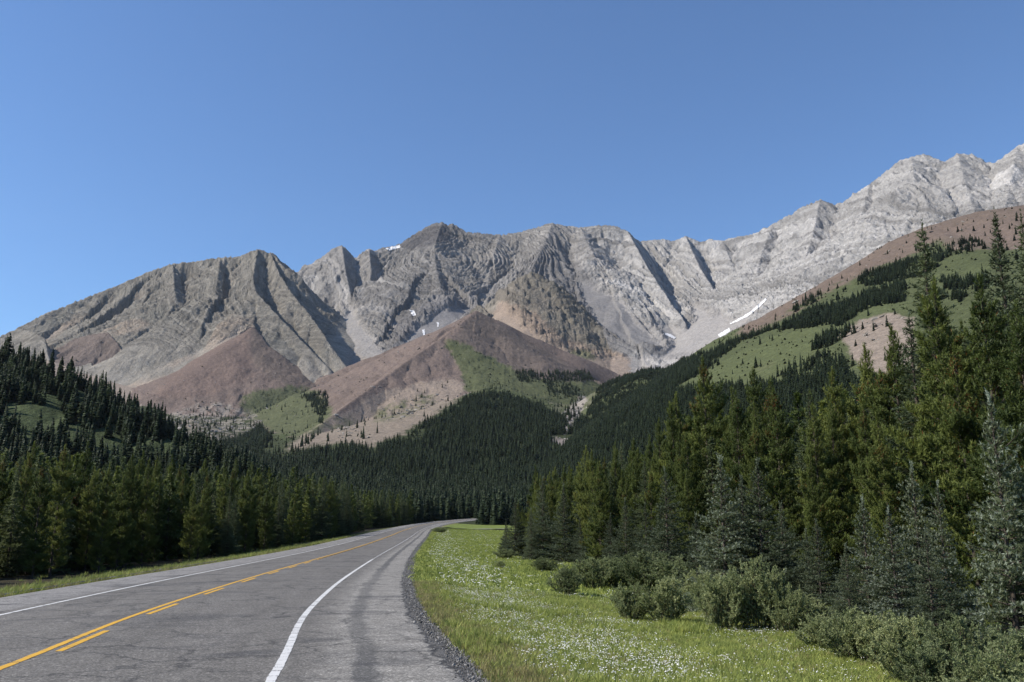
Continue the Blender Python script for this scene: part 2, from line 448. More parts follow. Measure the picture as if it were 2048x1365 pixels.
# ---- ground colours (true colours of rock, scree, turf)
def C(*v): return np.array(v, float)
def paint(G, col, poly, c, fams=None, a=1.0, warp=10.0, rough=0.0):
    px, py = G['px'], G['py']
    xs = [p[0] for p in poly]; ys = [p[1] for p in poly]
    m = (px > min(xs) - 30) & (px < max(xs) + 30) & (py > min(ys) - 30) & (py < max(ys) + 30)
    if fams is not None: m &= np.isin(G['fam'], fams)
    idx = np.nonzero(m)
    if len(idx[0]) == 0: return
    x, y = G['x'][idx], G['y'][idx]
    wpx = px[idx] + warp * 1.6 * fbm(x / 55, y / 55, 4, 81, 0.65); wpy = py[idx] + warp * fbm(x / 55, y / 55, 4, 86, 0.65)
    ins = 0; e = warp * .9
    for ox, oy in ((0, 0), (e, 0), (-e, 0), (0, e * .6), (0, -e * .6), (e / 2, e * .3), (-e / 2, -e * .3), (e / 2, -e * .3), (-e / 2, e * .3)):
        ins = ins + inpoly(wpx + ox, wpy + oy, poly)
    w = sstep(.15, .85, ins / 9.0 + .75 * fbm(x / 14, y / 14, 4, 88, .75) * (ins > 0)) * a
    if rough: w = w * np.clip(0.5 + rough * fbm(x / 25, y / 25, 4, 91, 0.7) * 2, 0, 1)
    col[idx] = col[idx] * (1 - w[:, None]) + np.asarray(c)[None] * w[:, None]

def far_colour(G):
    x, y, z, fam, D, U, st = (G[k] for k in ('x', 'y', 'z', 'fam', 'D', 'U', 'st'))
    G['px'], G['py'] = project(x, y, z)
    px, py = G['px'], G['py']
    n1 = fbm(x / 300, y / 300, 4, 101)[..., None]; n2 = fbm(x / 40, z / 40, 4, 106)[..., None]
    n3 = fbm(U / 22, D / 260, 3, 110)[..., None]
    band = fbm(st / 26, x / 900 + z / 700, 3, 115, 0.7)[..., None]
    band2 = fbm(st / 60, x / 900, 2, 118)[..., None]
    col = np.zeros(x.shape + (3,)); col[:] = C(.045, .055, .025)
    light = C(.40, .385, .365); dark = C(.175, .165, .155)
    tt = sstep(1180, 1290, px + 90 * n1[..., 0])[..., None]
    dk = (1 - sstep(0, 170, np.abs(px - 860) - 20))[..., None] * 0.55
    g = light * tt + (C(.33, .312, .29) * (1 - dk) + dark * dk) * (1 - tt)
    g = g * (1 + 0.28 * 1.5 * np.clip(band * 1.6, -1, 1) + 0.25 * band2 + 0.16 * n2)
    scree = C(.215, .205, .20)
    low = 1 - sstep(330, 500, z + 60 * n2[..., 0])[..., None]
    g = g * (1 - low) + scree * (1 + 0.10 * n3 + 0.05 * n2) * low
    sm_ = G['scm'][..., None] * .92
    sc2 = C(.285, .27, .255) * (1 + 0.09 * n3 + 0.06 * n2)
    g = g * (1 - sm_) + sc2 * sm_
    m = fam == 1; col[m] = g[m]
    rk = C(.255, .235, .20) * (1 + 0.35 * band + 0.3 * n2 + 0.15 * n1)
    grn = np.clip(n3 * 1.5, 0, 1) * 0.5
    rk = rk * (1 - grn) + C(.13, .14, .125) * grn
    chute = np.clip(1 - np.abs(perlin(U / 95 + 0.2 * fbm(x / 90, y / 90, 3, 41), D / 1400, 47)) * 10, 0, 1)[..., None] * sstep(60, 160, D)[..., None]
    rk = rk * (1 - 0.85 * chute) + C(.34, .275, .215) * 0.85 * chute
    m = fam == 2; col[m] = rk[m]
    br = C(.155, .125, .108) * (1 + 0.2 * n3 + 0.18 * n2); m = fam == 3; col[m] = br[m]
    rd = C(.158, .122, .103) * (1 + 0.22 * n3 + 0.2 * n1 + 0.15 * n2)
    m = (fam == 4) | (fam == 5); col[m] = rd[m]
    kn = C(.225, .20, .165) * (1 + 0.4 * band + 0.3 * n2)
    kg = np.clip(0.2 + 2.4 * n1, 0, 1) * 0.4; kn = kn * (1 - kg) + C(.11, .11, .085) * kg
    m = fam == 6; col[m] = kn[m]
    gr = C(.078, .092, .042) * (1 + 0.25 * n1 + 0.2 * n2); m = fam == 7; col[m] = gr[m]
    lh = C(.05, .066, .03) * (1 + 0.4 * n2 + 0.2 * n1); m = fam == 8; col[m] = lh[m]
    # valley-floor bare parts between the hills
    up = (fam == 0) & (G['r'] > 2050)
    tn = C(.26, .215, .175) * (1 + 0.15 * n2 + 0.1 * n1) + 0 * x[..., None]
    col[up] = tn[up]
    P = lambda *a, **k: paint(G, col, *a, **k)
    # main face
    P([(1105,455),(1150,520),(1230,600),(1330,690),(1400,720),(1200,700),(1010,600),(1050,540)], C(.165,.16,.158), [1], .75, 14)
    P([(1280,640),(1340,660),(1400,600),(1470,640),(1520,640),(1440,700),(1330,710)], C(.285,.27,.255), [1, 0], .8, 8)
    P([(760,700),(800,640),(870,590),(960,600),(960,650),(880,690),(800,750),(740,770)], C(.215,.205,.20), [1, 0], .85, 8)
    P([(690,690),(760,740),(800,740),(760,790),(690,770)], C(.27,.235,.20), [0, 1, 2], .8, 8)
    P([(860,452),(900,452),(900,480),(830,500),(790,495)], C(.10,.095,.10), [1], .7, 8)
    P([(1000,600),(1060,620),(1130,680),(1260,715),(1260,760),(1180,750),(1100,710),(980,640)], C(.29,.225,.175), [6, 0, 1], .85, 12)
    P([(1130,700),(1180,700),(1200,720),(1150,720)], C(.10,.11,.06), [6], .8, 10)
    # red hill
    P([(380,700),(500,650),(500,760),(420,790),(300,800)], C(.165,.119,.099), [4], .6, 14)
    P([(500,650),(560,700),(700,760),(640,780),(540,760),(505,720)], C(.13,.105,.088), [4], .7, 10)
    P([(485,800),(520,778),(590,772),(640,785),(668,830),(640,870),(560,880),(520,850),(480,815)], C(.078,.095,.042), None, .85, 12)
    P([(320,835),(420,805),(500,820),(525,845),(470,880),(390,885)], C(.30,.265,.225), [4, 0, 5, 2, 3], .8, 14, rough=1.6)
    P([(300,850),(380,840),(560,900),(600,900),(560,925),(420,905)], C(.21,.17,.135), [4, 0], .5, 14, rough=1.0)
    # pyramid
    P([(560,905),(640,850),(760,785),(900,755),(935,775),(900,810),(800,870),(740,895),(680,885)], C(.25,.205,.165), [5, 0, 9], .85, 12)
    P([(952,622),(1200,765),(1080,765),(960,715),(905,680)], C(.125,.102,.086), [5], .8, 6)
    P([(885,682),(925,685),(985,718),(1040,745),(1075,758),(1200,765),(1215,800),(1150,840),(1060,800),(990,790),(925,785),(925,745),(905,710)], C(.08,.094,.042), [5, 0, 9, 7], .92, 9)
    P([(740,830),(790,805),(860,790),(880,800),(820,830),(760,850)], C(.075,.095,.035), [5, 0, 9], .7, 12, rough=1.2)
    P([(620,850),(700,830),(720,845),(640,880),(600,890)], C(.085,.10,.045), [5, 0], .6, 12, rough=1.4)
    P([(1100,800),(1180,765),(1230,760),(1200,800),(1150,850),(1120,850)], C(.15,.14,.10), [0, 9, 7], .7, 12, rough=1.5)
    P([(1120,835),(1165,790),(1175,795),(1150,850),(1125,870)], C(.30,.27,.24), None, .85, 5)
    P([(1105,875),(1150,880),(1140,895),(1110,890)], C(.28,.24,.22), None, .85, 6)
    # right hill
    P([(1480,680),(1560,640),(1640,590),(1720,552),(1800,520),(1850,495),(1900,470),(1960,480),(2048,500),(2300,520),(2300,330),(1800,430),(1480,620)], C(.155,.117,.094), [7], .95, 14)
    P([(1680,668),(1720,642),(1785,625),(1830,640),(1830,760),(1740,745),(1700,705)], C(.25,.205,.17), [7, 0], .92, 9)
    P([(1500,735),(1545,715),(1550,730),(1520,760)], C(.18,.14,.10), [7], .7, 10, rough=1.5)
    P([(1360,770),(1440,720),(1500,690),(1620,655),(1680,655),(1640,690),(1700,730),(1560,770),(1400,790)], C(.092,.108,.048), [7, 0], .8, 12)
    P([(1850,455),(2048,440),(2048,500),(1900,500)], C(.155,.119,.096), [7], .9, 10)
    P([(0,800),(60,815),(130,835),(200,860),(290,905),(200,905),(90,885),(0,850)], C(.075,.095,.045), [8, 0], .8, 10, rough=1.5)
    return np.clip(col, 0.01, 0.8)

FARG['col'] = far_colour(FARG)
elev = (FARG['z'] - CZ) / FARG['r']
runmax = np.maximum.accumulate(elev, axis=1)
FARG['vis'] = elev >= runmax - 1e-4
FARG['visT'] = (FARG['z'] + 13 - CZ) / FARG['r'] >= runmax

def near_colour(G):
    x, y, off = G['x'], G['y'], G['off']
    n = fbm(x / 6, y / 6, 4, 121)[..., None]; n2 = fbm(x / 1.2, y / 1.2, 3, 125)[..., None]
    green = C(.155, .195, .052) * (1 + .35 * n + .25 * n2)
    dry = C(.23, .19, .10) * (1 + .2 * n2)
    gravel = C(.115, .11, .105) * (1 + .2 * n2)
    duff = C(.045, .04, .025) * (1 + .3 * n2)
    o = off[..., None] + 0.35 * n2 + .5 * n
    col = green
    wdry = (1 - sstep(7.2, 8.4, o)) * (o > 0) * .6
    col = col * (1 - wdry) + dry * wdry
    wg = (1 - sstep(6.6, 7.0, o)) * (o > -7.4) + 0 * x[..., None]
    wg = np.clip(wg, 0, 1); col = col * (1 - wg) + gravel * wg
    wl = (o < -7.4) * 1.0
    lc = C(.12, .13, .045) * (1 + .4 * n2) * (1 - sstep(11, 14, -o)) + duff * sstep(11, 14, -o)
    col = col * (1 - wl) + lc * wl
    # forest floor on the right
    ff = sstep(0, 4, edge_right(x, y))[..., None]
    col = col * (1 - ff) + duff * ff
    return np.clip(col, .01, .8)
ER = np.array([(-10, 14.5), (10, 14.5), (22, 14.5), (30, 13.0), (45, 11.0), (60, 6.0), (80, 1.5), (93, -1.0), (110, -1.5), (150, 8), (230, 8), (270, 10), (290, 30)], float)
def edge_right(x, y):
    """distance into the right-hand forest"""
    return x - np.interp(y, ER[:, 0], ER[:, 1])
NEARG['px'], NEARG['py'] = project(NEARG['x'], NEARG['y'], NEARG['z'])
NEARG['col'] = near_colour(NEARG)

# ------------------------------------------------------------------ terrain materials
def rock_material():
    t = NT("rock_and_turf")
    c = t.attr("Col").outputs['Color']; geo = t.n("ShaderNodeNewGeometry"); pos = geo.outputs['Position']
    st = t.attr("strata").outputs['Fac']; rk = t.attr("rocky").outputs['Fac']
    n1 = t.noise(0.11, 6, .72, pos); n2 = t.noise(0.045, 4, .6, pos)
    cc = t.n("ShaderNodeCombineXYZ"); t.l(t.math('MULTIPLY', st, 0.10), cc.inputs[0])
    t.l(t.math('MULTIPLY', n2.outputs[0], 1.2), cc.inputs[1])
    sb = t.noise(1.0, 4, .7, cc.outputs[0])
    f1 = t.ramp(n1.outputs[0], [(.3, .74), (.7, 1.22)])
    col = t.mix(1.0, c, f1.outputs[0], 'MULTIPLY')
    f2 = t.ramp(sb.outputs[0], [(.32, .6), (.68, 1.25)])
    col2 = t.mix(1.0, col, f2.outputs[0], 'MULTIPLY')
    col = t.mix(rk, col, col2)
    n4 = t.noise(.45, 4, .7, pos)
    col = t.mix(1.0, col, t.ramp(n4.outputs[0], [(.32, .7), (.68, 1.32)]).outputs[0], 'MULTIPLY')
    h1 = t.math('MULTIPLY', t.math('MULTIPLY', sb.outputs[0], rk), 16.0)
    h = t.math('ADD', h1, t.math('MULTIPLY', n1.outputs[0], t.math('MULTIPLY_ADD', rk, 9.0, 3.0)))
    return t.done(t.principled(col, .95, t.bump(h, .9, 1.0), .1).outputs[0])
M_rock = rock_material()

def ground_material():
    t = NT("meadow_soil")
    c = t.attr("Col").outputs['Color']; pos = t.n("ShaderNodeNewGeometry").outputs['Position']
    n1 = t.noise(9, 5, .7, pos); n2 = t.noise(38, 3, .6, pos); n3 = t.noise(1.1, 4, .6, pos)
    col = t.mix(1.0, c, t.ramp(n1.outputs[0], [(.3, .6), (.7, 1.35)]).outputs[0], 'MULTIPLY')
    col = t.mix(1.0, col, t.ramp(n3.outputs[0], [(.3, .8), (.7, 1.2)]).outputs[0], 'MULTIPLY')
    h = t.math('ADD', n1.outputs[0], t.math('MULTIPLY', n2.outputs[0], .5))
    return t.done(t.principled(col, .95, t.bump(h, .8, .06), .1).outputs[0])
M_ground = ground_material()

def grid_faces(ni, nj):
    i, j = np.meshgrid(np.arange(ni - 1), np.arange(nj - 1), indexing='ij')
    a = i * nj + j
    return np.stack([a, a + 1, a + nj + 1, a + nj], axis=-1).reshape(-1, 4)[:, ::-1]

def sub_mesh(name, G, F, extra=None, dz=0.0):
    used, inv = np.unique(F.ravel(), return_inverse=True)
    V = np.stack([G['x'].ravel()[used], G['y'].ravel()[used], G['z'].ravel()[used] + dz], 1)
    col = np.concatenate([G['col'].reshape(-1, 3)[used], np.ones((len(used), 1))], 1)
    rk = np.array([1, 1, 1, .35, .1, .1, .9, .05, .05, .1])
    rk[0] = 0.1
    at = {'Col': ('FLOAT_COLOR', 'POINT', col), 'strata': ('FLOAT', 'POINT', G['st'].ravel()[used]),
          'rocky': ('FLOAT', 'POINT', rk[G['fam'].ravel()[used]] * sstep(300, 520, G['z'].ravel()[used]) * (1 - .95 * G['scm'].ravel()[used]) * 0.92 + 0.05)}
    return np_mesh(name, V, inv.reshape(-1, F.shape[1]), True, at)

F = grid_faces(*FARG['x'].shape)
ffam = FARG['fam'].ravel()[F[:, 0]]
NAMES = {0: ('valley_floor', 'dark wooded valley floor rising behind the road bend'),
 1: ('mountain_range', 'long pale grey limestone mountain range with folded rock layers'),
 2: ('mountain', 'brownish grey rocky mountain with ribs and tan gravel chutes on the left'),
 3: ('mountain_spur', 'small dark brown spur with a steep shaded right side below the left mountain'),
 4: ('scree_hill', 'reddish scree hill with a green lower slope below the rocky mountain'),
 5: ('scree_hill', 'pointed reddish brown scree pyramid with a green strip in the middle of the valley'),
 6: ('rock_ridge', 'craggy tan rock ridge sloping right behind the pointed scree pyramid'),
 7: ('hill', 'green hillside with tree strips and bare brown top on the right'),
 8: ('hill', 'dark wooded hill with a pale clearing on the left'),
 9: ('hill', 'low rounded hump thickly covered by conifers in front of the scree pyramid')}
for k, (nm, lb) in NAMES.items():
    Fk = F[ffam == k]
    if len(Fk) == 0: continue
    o = make_obj(nm, sub_mesh(nm, FARG, Fk), [M_rock])
    tag(o, lb, kind='structure')
Fn = grid_faces(*NEARG['x'].shape)
g = make_obj('ground', sub_mesh('ground', NEARG, Fn), [M_ground])
tag(g, 'grassy meadow ground and forest floor on both sides of the road', kind='structure')

def ground_z(x, y):
    return terrain(np.atleast_1d(x), np.atleast_1d(y))[0]

# snow patches: thin sheets lying on the rock
M_snow = (lambda t: t.done(t.principled(t.ramp(t.noise(.2, 3, .5, t.n("ShaderNodeNewGeometry").outputs['Position']).outputs[0], [(.3, .55), (.7, .78)]).outputs[0], .6).outputs[0]))(NT("old_snow"))
SNOW = [([(768,498),(785,493),(800,489),(802,496),(780,502)], 'thin white snow strip on the skyline left of the dark peak'),
 ([(818,620),(828,621),(834,632),(824,633)], 'small slanting snow patch highest in the grey scree basin'),
 ([(844,660),(850,658),(851,672),(845,672)], 'narrow upright snow streak low in the grey scree basin'),
 ([(873,645),(879,645),(878,655),(874,655)], 'tiny snow patch just left of the scree pyramid tip'),
 ([(784,728),(800,722),(803,726),(790,734)], 'small snow patch at the foot of the grey scree basin'),
 ([(1456,650),(1476,638),(1500,624),(1530,597),(1536,598),(1518,617),(1496,634),(1472,646)], 'long bright snow streak along the base of the right cliffs'),
 ([(1434,670),(1458,656),(1462,663),(1440,677)], 'short snow patch below the long snow streak'),
 ([(1328,665),(1340,668),(1354,676),(1348,679),(1330,671)], 'small curved snow patch left of the grey scree fan')]
def first_hit(px_, py_):
    """distance at which the sight line through a photo point meets the far terrain"""
    a = pt(px_, py_, 1000.0); i = int(np.argmin(np.abs(daz - math.atan2(a[0], a[1])))); e = (a[2] - CZ) / 1000.0
    k = np.nonzero((elev[i] >= e) & (rfar > 2000))[0]
    if len(k) == 0: return None
    k = k[0]; return rfar[k] if k == 0 else float(np.interp(e, [elev[i, k - 1], elev[i, k]], [rfar[k - 1], rfar[k]]))
for poly, lb in SNOW:
    xs = [p[0] for p in poly]; ys = [p[1] for p in poly]
    gx = np.arange(min(xs) - 1, max(xs) + 1.1, 1.0); gy = np.arange(min(ys) - 1, max(ys) + 1.1, .8)
    GX, GY = np.meshgrid(gx, gy, indexing='ij')
    wx = GX + 1.6 * perlin(GX / 3, GY / 3, 5); wy = GY + 1.2 * perlin(GX / 3, GY / 3, 6)
    ins = inpoly(wx, wy, poly); vid = -np.ones(GX.shape, int); VV = []
    for a in range(len(gx)):
        for b in range(len(gy)):
            if ins[a, b]:
                R = first_hit(GX[a, b], GY[a, b])
                if R: vid[a, b] = len(VV); q = pt(GX[a, b], GY[a, b], R - 2.5); VV.append(q + (0, 0, .6))
    Q = [(vid[a, b], vid[a + 1, b], vid[a + 1, b + 1], vid[a, b + 1]) for a in range(len(gx) - 1) for b in range(len(gy) - 1) if min(vid[a, b], vid[a + 1, b], vid[a + 1, b + 1], vid[a, b + 1]) >= 0]
    if len(Q) < 1: continue
    grp = list(range(len(Q))); vo = {}
    def fnd(a):
        while grp[a] != a: a = grp[a]
        return a
    for fi, fc in enumerate(Q):
        for v in fc:
            if v in vo: grp[fnd(fi)] = fnd(vo[v])
            else: vo[v] = fi
    rt = np.array([fnd(i) for i in range(len(Q))]); vals, cn = np.unique(rt, return_counts=True)
    Q = np.array(Q)[rt == vals[np.argmax(cn)]]
    us, inv = np.unique(Q.ravel(), return_inverse=True)
    o = make_obj('snow_patch', np_mesh('snow_patch', np.array(VV)[us], inv.reshape(-1, 4), True), [M_snow])
    tag(o, lb, 'snow patch', 'snow patches left on the mountains')

# ------------------------------------------------------------------ road
def road_material():
    t = NT("weathered_asphalt")
    off = t.attr("off").outputs['Fac']; s = t.attr("along").outputs['Fac']
    pos = t.n("ShaderNodeNewGeometry").outputs['Position']
    fine = t.noise(42, 4, .8, pos); mid = t.noise(2.2, 5, .65, pos); big = t.noise(.25, 4, .6, pos)
    cv = t.n("ShaderNodeCombineXYZ"); t.l(t.math('MULTIPLY', off, 1.5), cv.inputs[0]); t.l(t.math('MULTIPLY', s, .16), cv.inputs[1])
    streak = t.noise(1.0, 5, .6, cv.outputs[0], .4)
    lane = t.ramp(streak.outputs[0], [(.3, (.122, .115, .103)), (.75, (.175, .166, .150))]).outputs[0]
    # pale worn shoulders
    wob = t.math('MULTIPLY_ADD', t.math('SUBTRACT', mid.outputs[0], .5), .5, off)
    shR = t.ramp(t.math('MULTIPLY', t.math('SUBTRACT', wob, 4.1), 1.6), [(0, 0.0), (1, 1.0)]).outputs[0]
    shc = t.ramp(mid.outputs[0], [(.3, (.175, .166, .148)), (.72, (.29, .277, .25))]).outputs[0]
    col = t.mix(shR, lane, shc)
    shL = t.ramp(t.math('MULTIPLY', t.math('SUBTRACT', t.math('MULTIPLY', wob, -1), 3.6), 2.5), [(0, 0.0), (1, 1.0)]).outputs[0]
    col = t.mix(shL, col, t.ramp(mid.outputs[0], [(.3, (.17, .165, .155)), (.7, (.25, .24, .225))]).outputs[0])
    # dark worn seam inside the shoulder and the broken edge
    wob2 = t.math('MULTIPLY_ADD', t.math('SUBTRACT', t.noise(.9, 6, .75, pos).outputs[0], .5), .9, off)
    seam = t.math('ABSOLUTE', t.math('SUBTRACT', wob2, 5.05))
    seamm = t.ramp(seam, [(.13, .92), (.24, 0)]).outputs[0]
    brk = t.ramp(t.noise(.16, 3, .6, cv.outputs[0]).outputs[0], [(.3, .5), (.5, 1)]).outputs[0]
    col = t.mix(t.math('MULTIPLY', seamm, brk), col, (.095, .093, .088))
    edge = t.ramp(t.math('ABSOLUTE', t.math('SUBTRACT', wob2, 6.28)), [(.02, 1.0), (.08, 0)]).outputs[0]
    col = t.mix(t.math('MULTIPLY', edge, .85), col, (.03, .03, .03))
    outer = t.ramp(t.math('SUBTRACT', wob2, 6.28), [(0, 0.0), (.08, 1.0)]).outputs[0]
    col = t.mix(t.math('MULTIPLY', outer, .8), col, (.085, .083, .08))
    # dark smears in the lane
    cv2 = t.n("ShaderNodeCombineXYZ"); t.l(t.math('MULTIPLY', off, .35), cv2.inputs[0]); t.l(t.math('MULTIPLY', s, .9), cv2.inputs[1])
    sm = t.noise(.55, 6, .62, cv2.outputs[0], .8)
    sk = t.ramp(sm.outputs[0], [(.54, 0), (.66, .62)]).outputs[0]
    col = t.mix(sk, col, (.052, .052, .054))
    # cracks
    vor = t.n("ShaderNodeTexVoronoi", feature='DISTANCE_TO_EDGE'); vor.inputs['Scale'].default_value = .55
    dv = t.n("ShaderNodeVectorMath", operation='ADD'); nz = t.noise(1.4, 5, .7, pos)
    t.l(pos, dv.inputs[0]); t.l(nz.outputs['Color'], dv.inputs[1]); t.l(dv.outputs[0], vor.inputs['Vector'])
    ck = t.ramp(vor.outputs['Distance'], [(.0, .8), (.03, 0)]).outputs[0]
    ck = t.math('MULTIPLY', ck, t.ramp(big.outputs[0], [(.40, 0), (.52, 1)]).outputs[0])
    col = t.mix(ck, col, (.035, .035, .035))
    # wheel tracks a little darker and smoother
    col = t.mix(1.0, col, t.ramp(fine.outputs[0], [(.32, .45), (.68, 1.6)]).outputs[0], 'MULTIPLY')
    va = t.n("ShaderNodeTexVoronoi"); va.inputs['Scale'].default_value = 34; t.l(pos, va.inputs['Vector'])
    sp_ = t.n("ShaderNodeSeparateColor"); t.l(va.outputs['Color'], sp_.inputs[0])
    col = t.mix(1.0, col, t.ramp(sp_.outputs[0], [(0, .62), (.8, 1.1), (1, 1.75)]).outputs[0], 'MULTIPLY')
    h = t.math('ADD', t.math('MULTIPLY', fine.outputs[0], .6), t.math('MULTIPLY', mid.outputs[0], .8))
    h = t.math('SUBTRACT', h, t.math('MULTIPLY', edge, 1.5))
    # rumble grooves just outside the white line
    rum = t.math('MULTIPLY', t.math('SINE', t.math('MULTIPLY', s, 20.9)), t.ramp(t.math('ABSOLUTE', t.math('SUBTRACT', off, 4.35)), [(.16, 1.0), (.24, 0)]).outputs[0])
    h = t.math('ADD', h, t.math('MULTIPLY', rum, .35))
    return t.done(t.principled(col, .88, t.bump(h, .7, .012), .3).outputs[0])
M_road = road_material()

def ribbon(name, offs, s_from=None, s_to=None, lift=0.0, jitter=0.0, seed=0, sta=None):
    sel = np.arange(len(sS)) if sta is None else None
    ss = sS if sta is None else sta
    if s_from is not None:
        if sta is None: ss = np.concatenate([[s_from], sS[(sS > s_from) & (sS < s_to)], [s_to]])
    cx = np.interp(ss, sS, CX); cy = np.interp(ss, sS, CY); tx = np.interp(ss, sS, TX); ty = np.interp(ss, sS, TY); cz = np.interp(ss, sS, ZS)
    offs = np.asarray(offs, float)
    rr = np.random.default_rng(seed)
    O = offs[None, :] + rr.normal(0, jitter + 1e-9, (len(ss), len(offs)))
    X = cx[:, None] + O * ty[:, None]; Y = cy[:, None] - O * tx[:, None]
    Z = cz[:, None] + crown(O) + lift
    Z = Z - np.where((O > 6.3) & (lift < .002), (O - 6.3) * .14, 0)
    V = np.stack([X, Y, Z], -1).reshape(-1, 3)
    Fc = grid_faces(len(ss), len(offs))[:, ::-1]
    at = {'off': ('FLOAT', 'POINT', O.ravel()), 'along': ('FLOAT', 'POINT', np.repeat(ss, len(offs)))}
    v0, v1, v2 = V[Fc[0][0]], V[Fc[0][1]], V[Fc[0][2]]
    if np.cross(v1 - v0, v2 - v0)[2] < 0: Fc = Fc[:, ::-1]
    return np_mesh(name, V, Fc, True, at)

offs = [RW_L - 1.3, RW_L - .6, RW_L, -4.6, -3.5, -2, -1, 0, 1, 2, 3, 3.7, 4.2, 5, 5.6, 5.9, 6.1, 6.3, 6.75]
rm = ribbon('road', offs)
nv = len(rm.vertices); co = np.empty(nv * 3, np.float32); rm.vertices.foreach_get('co', co); co = co.reshape(-1, len(offs), 3)
co[:, 0, 2] -= .12; co[:, 1, 2] -= .03; co[:, -1, 2] -= .05
rm.vertices.foreach_set('co', co.ravel())
road = make_obj('road', rm, [M_road])
tag(road, 'two-lane grey asphalt road curving away to the right', kind='structure')

def paint_material(name, rgb, wear):
    t = NT(name)
    pos = t.n("ShaderNodeNewGeometry").outputs['Position']; off = t.attr("off").outputs['Fac']; s = t.attr("along").outputs['Fac']
    cv = t.n("ShaderNodeCombineXYZ"); t.l(t.math('MULTIPLY', off, 1.2), cv.inputs[0]); t.l(t.math('MULTIPLY', s, 7.0), cv.inputs[1])
    a = t.noise(.8, 5, .7, cv.outputs[0]); b = t.noise(45, 3, .7, pos)
    f = t.math('MULTIPLY_ADD', b.outputs[0], .55, a.outputs[0])
    w = t.ramp(f, [(wear, 0), (wear + .05, 1)]).outputs[0]
    c = t.mix(t.noise(3, 3, .6, pos).outputs[0], tuple(v * .75 for v in rgb), rgb)
    col = t.mix(w, c, (.085, .085, .087))
    return t.done(t.principled(col, .8, None, .3).outputs[0])
M_white = paint_material('worn_white_paint', (.68, .68, .66), .845)
M_yellow = paint_material('worn_yellow_paint', (.68, .39, .045), .865)
def line(name, o, w, a, b, mat, lb, seed=0, sta_step=.12, lift=.005):
    near_end = min(b, S0 + 60)
    sta = np.concatenate([np.arange(a, near_end, sta_step), np.arange(near_end, b, 1.0), [b]])
    sta = np.unique(sta)
    me = ribbon(name, [o - w / 2, o, o + w / 2], lift=lift, jitter=.004, seed=seed, sta=sta)
    ob = make_obj(name, me, [mat], parent=road); ob['label'] = lb
    return ob
sJ = S0 + 268
line('edge_line', 3.80, .135, 0, S0 + 258, M_white, 'worn white line along the right edge of the lane', 1)
line('edge_line', 3.80, .16, S0 + 274, S0 + 283, M_white, 'short white line piece beyond the side road', 1)
line('edge_line', 3.80, .16, S0 + 288, CS[-1], M_white, 'white right edge line going round the bend', 1)
line('edge_line', -3.42, .13, 0, CS[-1], M_white, 'white line along the left edge of the road', 2)
line('centre_line', -.05, .13, 0, S0 + 400, M_yellow, 'solid yellow centre line', 3)
d = S0 + 14.6 - 6.4 * 6
while d < S0 + 240:
    line('centre_dash', .19, .12, max(d, 0.0), d + 3.0, M_yellow, 'short yellow dash beside the solid centre line', int(d), .2)
    d += 6.4

# gravel side road leaving to the right behind the meadow
j = np.argmin(abs(sS - (S0 + 266)))
p0 = np.array([CX[j] + 5.5 * TY[j], CY[j] - 5.5 * TX[j]])
SR = catmull(np.array([p0 + (-4, -1), p0 + (2, 3), (-14, 272), (0, 283), (14, 290), (40, 300)], float), 12)
tx = np.gradient(SR[:, 0]); ty = np.gradient(SR[:, 1]); q = np.hypot(tx, ty); tx /= q; ty /= q
so = np.array([-3.2, -2, 0, 2, 3.2])
X = SR[:, 0, None] + so * ty[:, None]; Y = SR[:, 1, None] - so * tx[:, None]
Z = ground_z(X.ravel(), Y.ravel()).reshape(X.shape)
Z = Z.max(1, keepdims=True) + .10 - np.abs(so) * .01
tG = NT('pale_gravel'); _p = tG.n("ShaderNodeNewGeometry").outputs['Position']
M_gravel = tG.done(tG.principled(tG.ramp(tG.noise(1.5, 5, .7, _p).outputs[0], [(.3, (.17, .165, .15)), (.7, (.27, .255, .23))]).outputs[0], .95, tG.bump(tG.noise(30, 3, .6, _p).outputs[0], .5, .02)).outputs[0])
Fs = grid_faces(len(SR), len(so))
V = np.stack([X, Y, Z], -1).reshape(-1, 3)
if np.cross(V[Fs[0][1]] - V[Fs[0][0]], V[Fs[0][2]] - V[Fs[0][0]])[2] < 0: Fs = Fs[:, ::-1]
o = make_obj('side_road', np_mesh('side_road', V, Fs, True), [M_gravel])
tag(o, 'narrow pale side road leaving to the right beyond the meadow', kind='structure')

# ------------------------------------------------------------------ foliage materials
def foliage_material(name, a, b, dead=None, trans=.38, tip=None):
    t = NT(name)
    tint = t.attr("tint").outputs['Fac']
    rnd = t.n("ShaderNodeObjectInfo").outputs['Random']
    col = t.mix(tint, a, b)
    hs = t.n("ShaderNodeHueSaturation"); t.l(col, hs.inputs['Color'])
    t.l(t.math('MULTIPLY_ADD', rnd, .7, .65), hs.inputs['Value']); t.l(t.math('MULTIPLY_ADD', rnd, -.03, .515), hs.inputs['Hue'])
    col = hs.outputs[0]
    if tip is not None:
        tp = t.attr("tipness").outputs['Fac']; col = t.mix(tp, col, tip)
    if dead is not None:
        dd = t.attr("dead").outputs['Fac']; col = t.mix(dd, col, dead)
    p = t.principled(col, .6, None, .25)
    tr = t.n("ShaderNodeBsdfTranslucent"); t.l(col, tr.inputs[0])
    mx = t.n("ShaderNodeMixShader"); mx.inputs[0].default_value = trans
    t.l(p.outputs[0], mx.inputs[1]); t.l(tr.outputs[0], mx.inputs[2])
    return t.done(mx.outputs[0])
M_pine = foliage_material('pine_needles', (.058, .088, .022), (.155, .190, .046), dead=(.20, .065, .02))
M_spruce = foliage_material('spruce_needles', (.05, .074, .032), (.125, .155, .068), tip=(.20, .25, .16))
M_young = foliage_material('young_spruce_needles', (.065, .092, .04), (.17, .205, .115), tip=(.46, .52, .42))
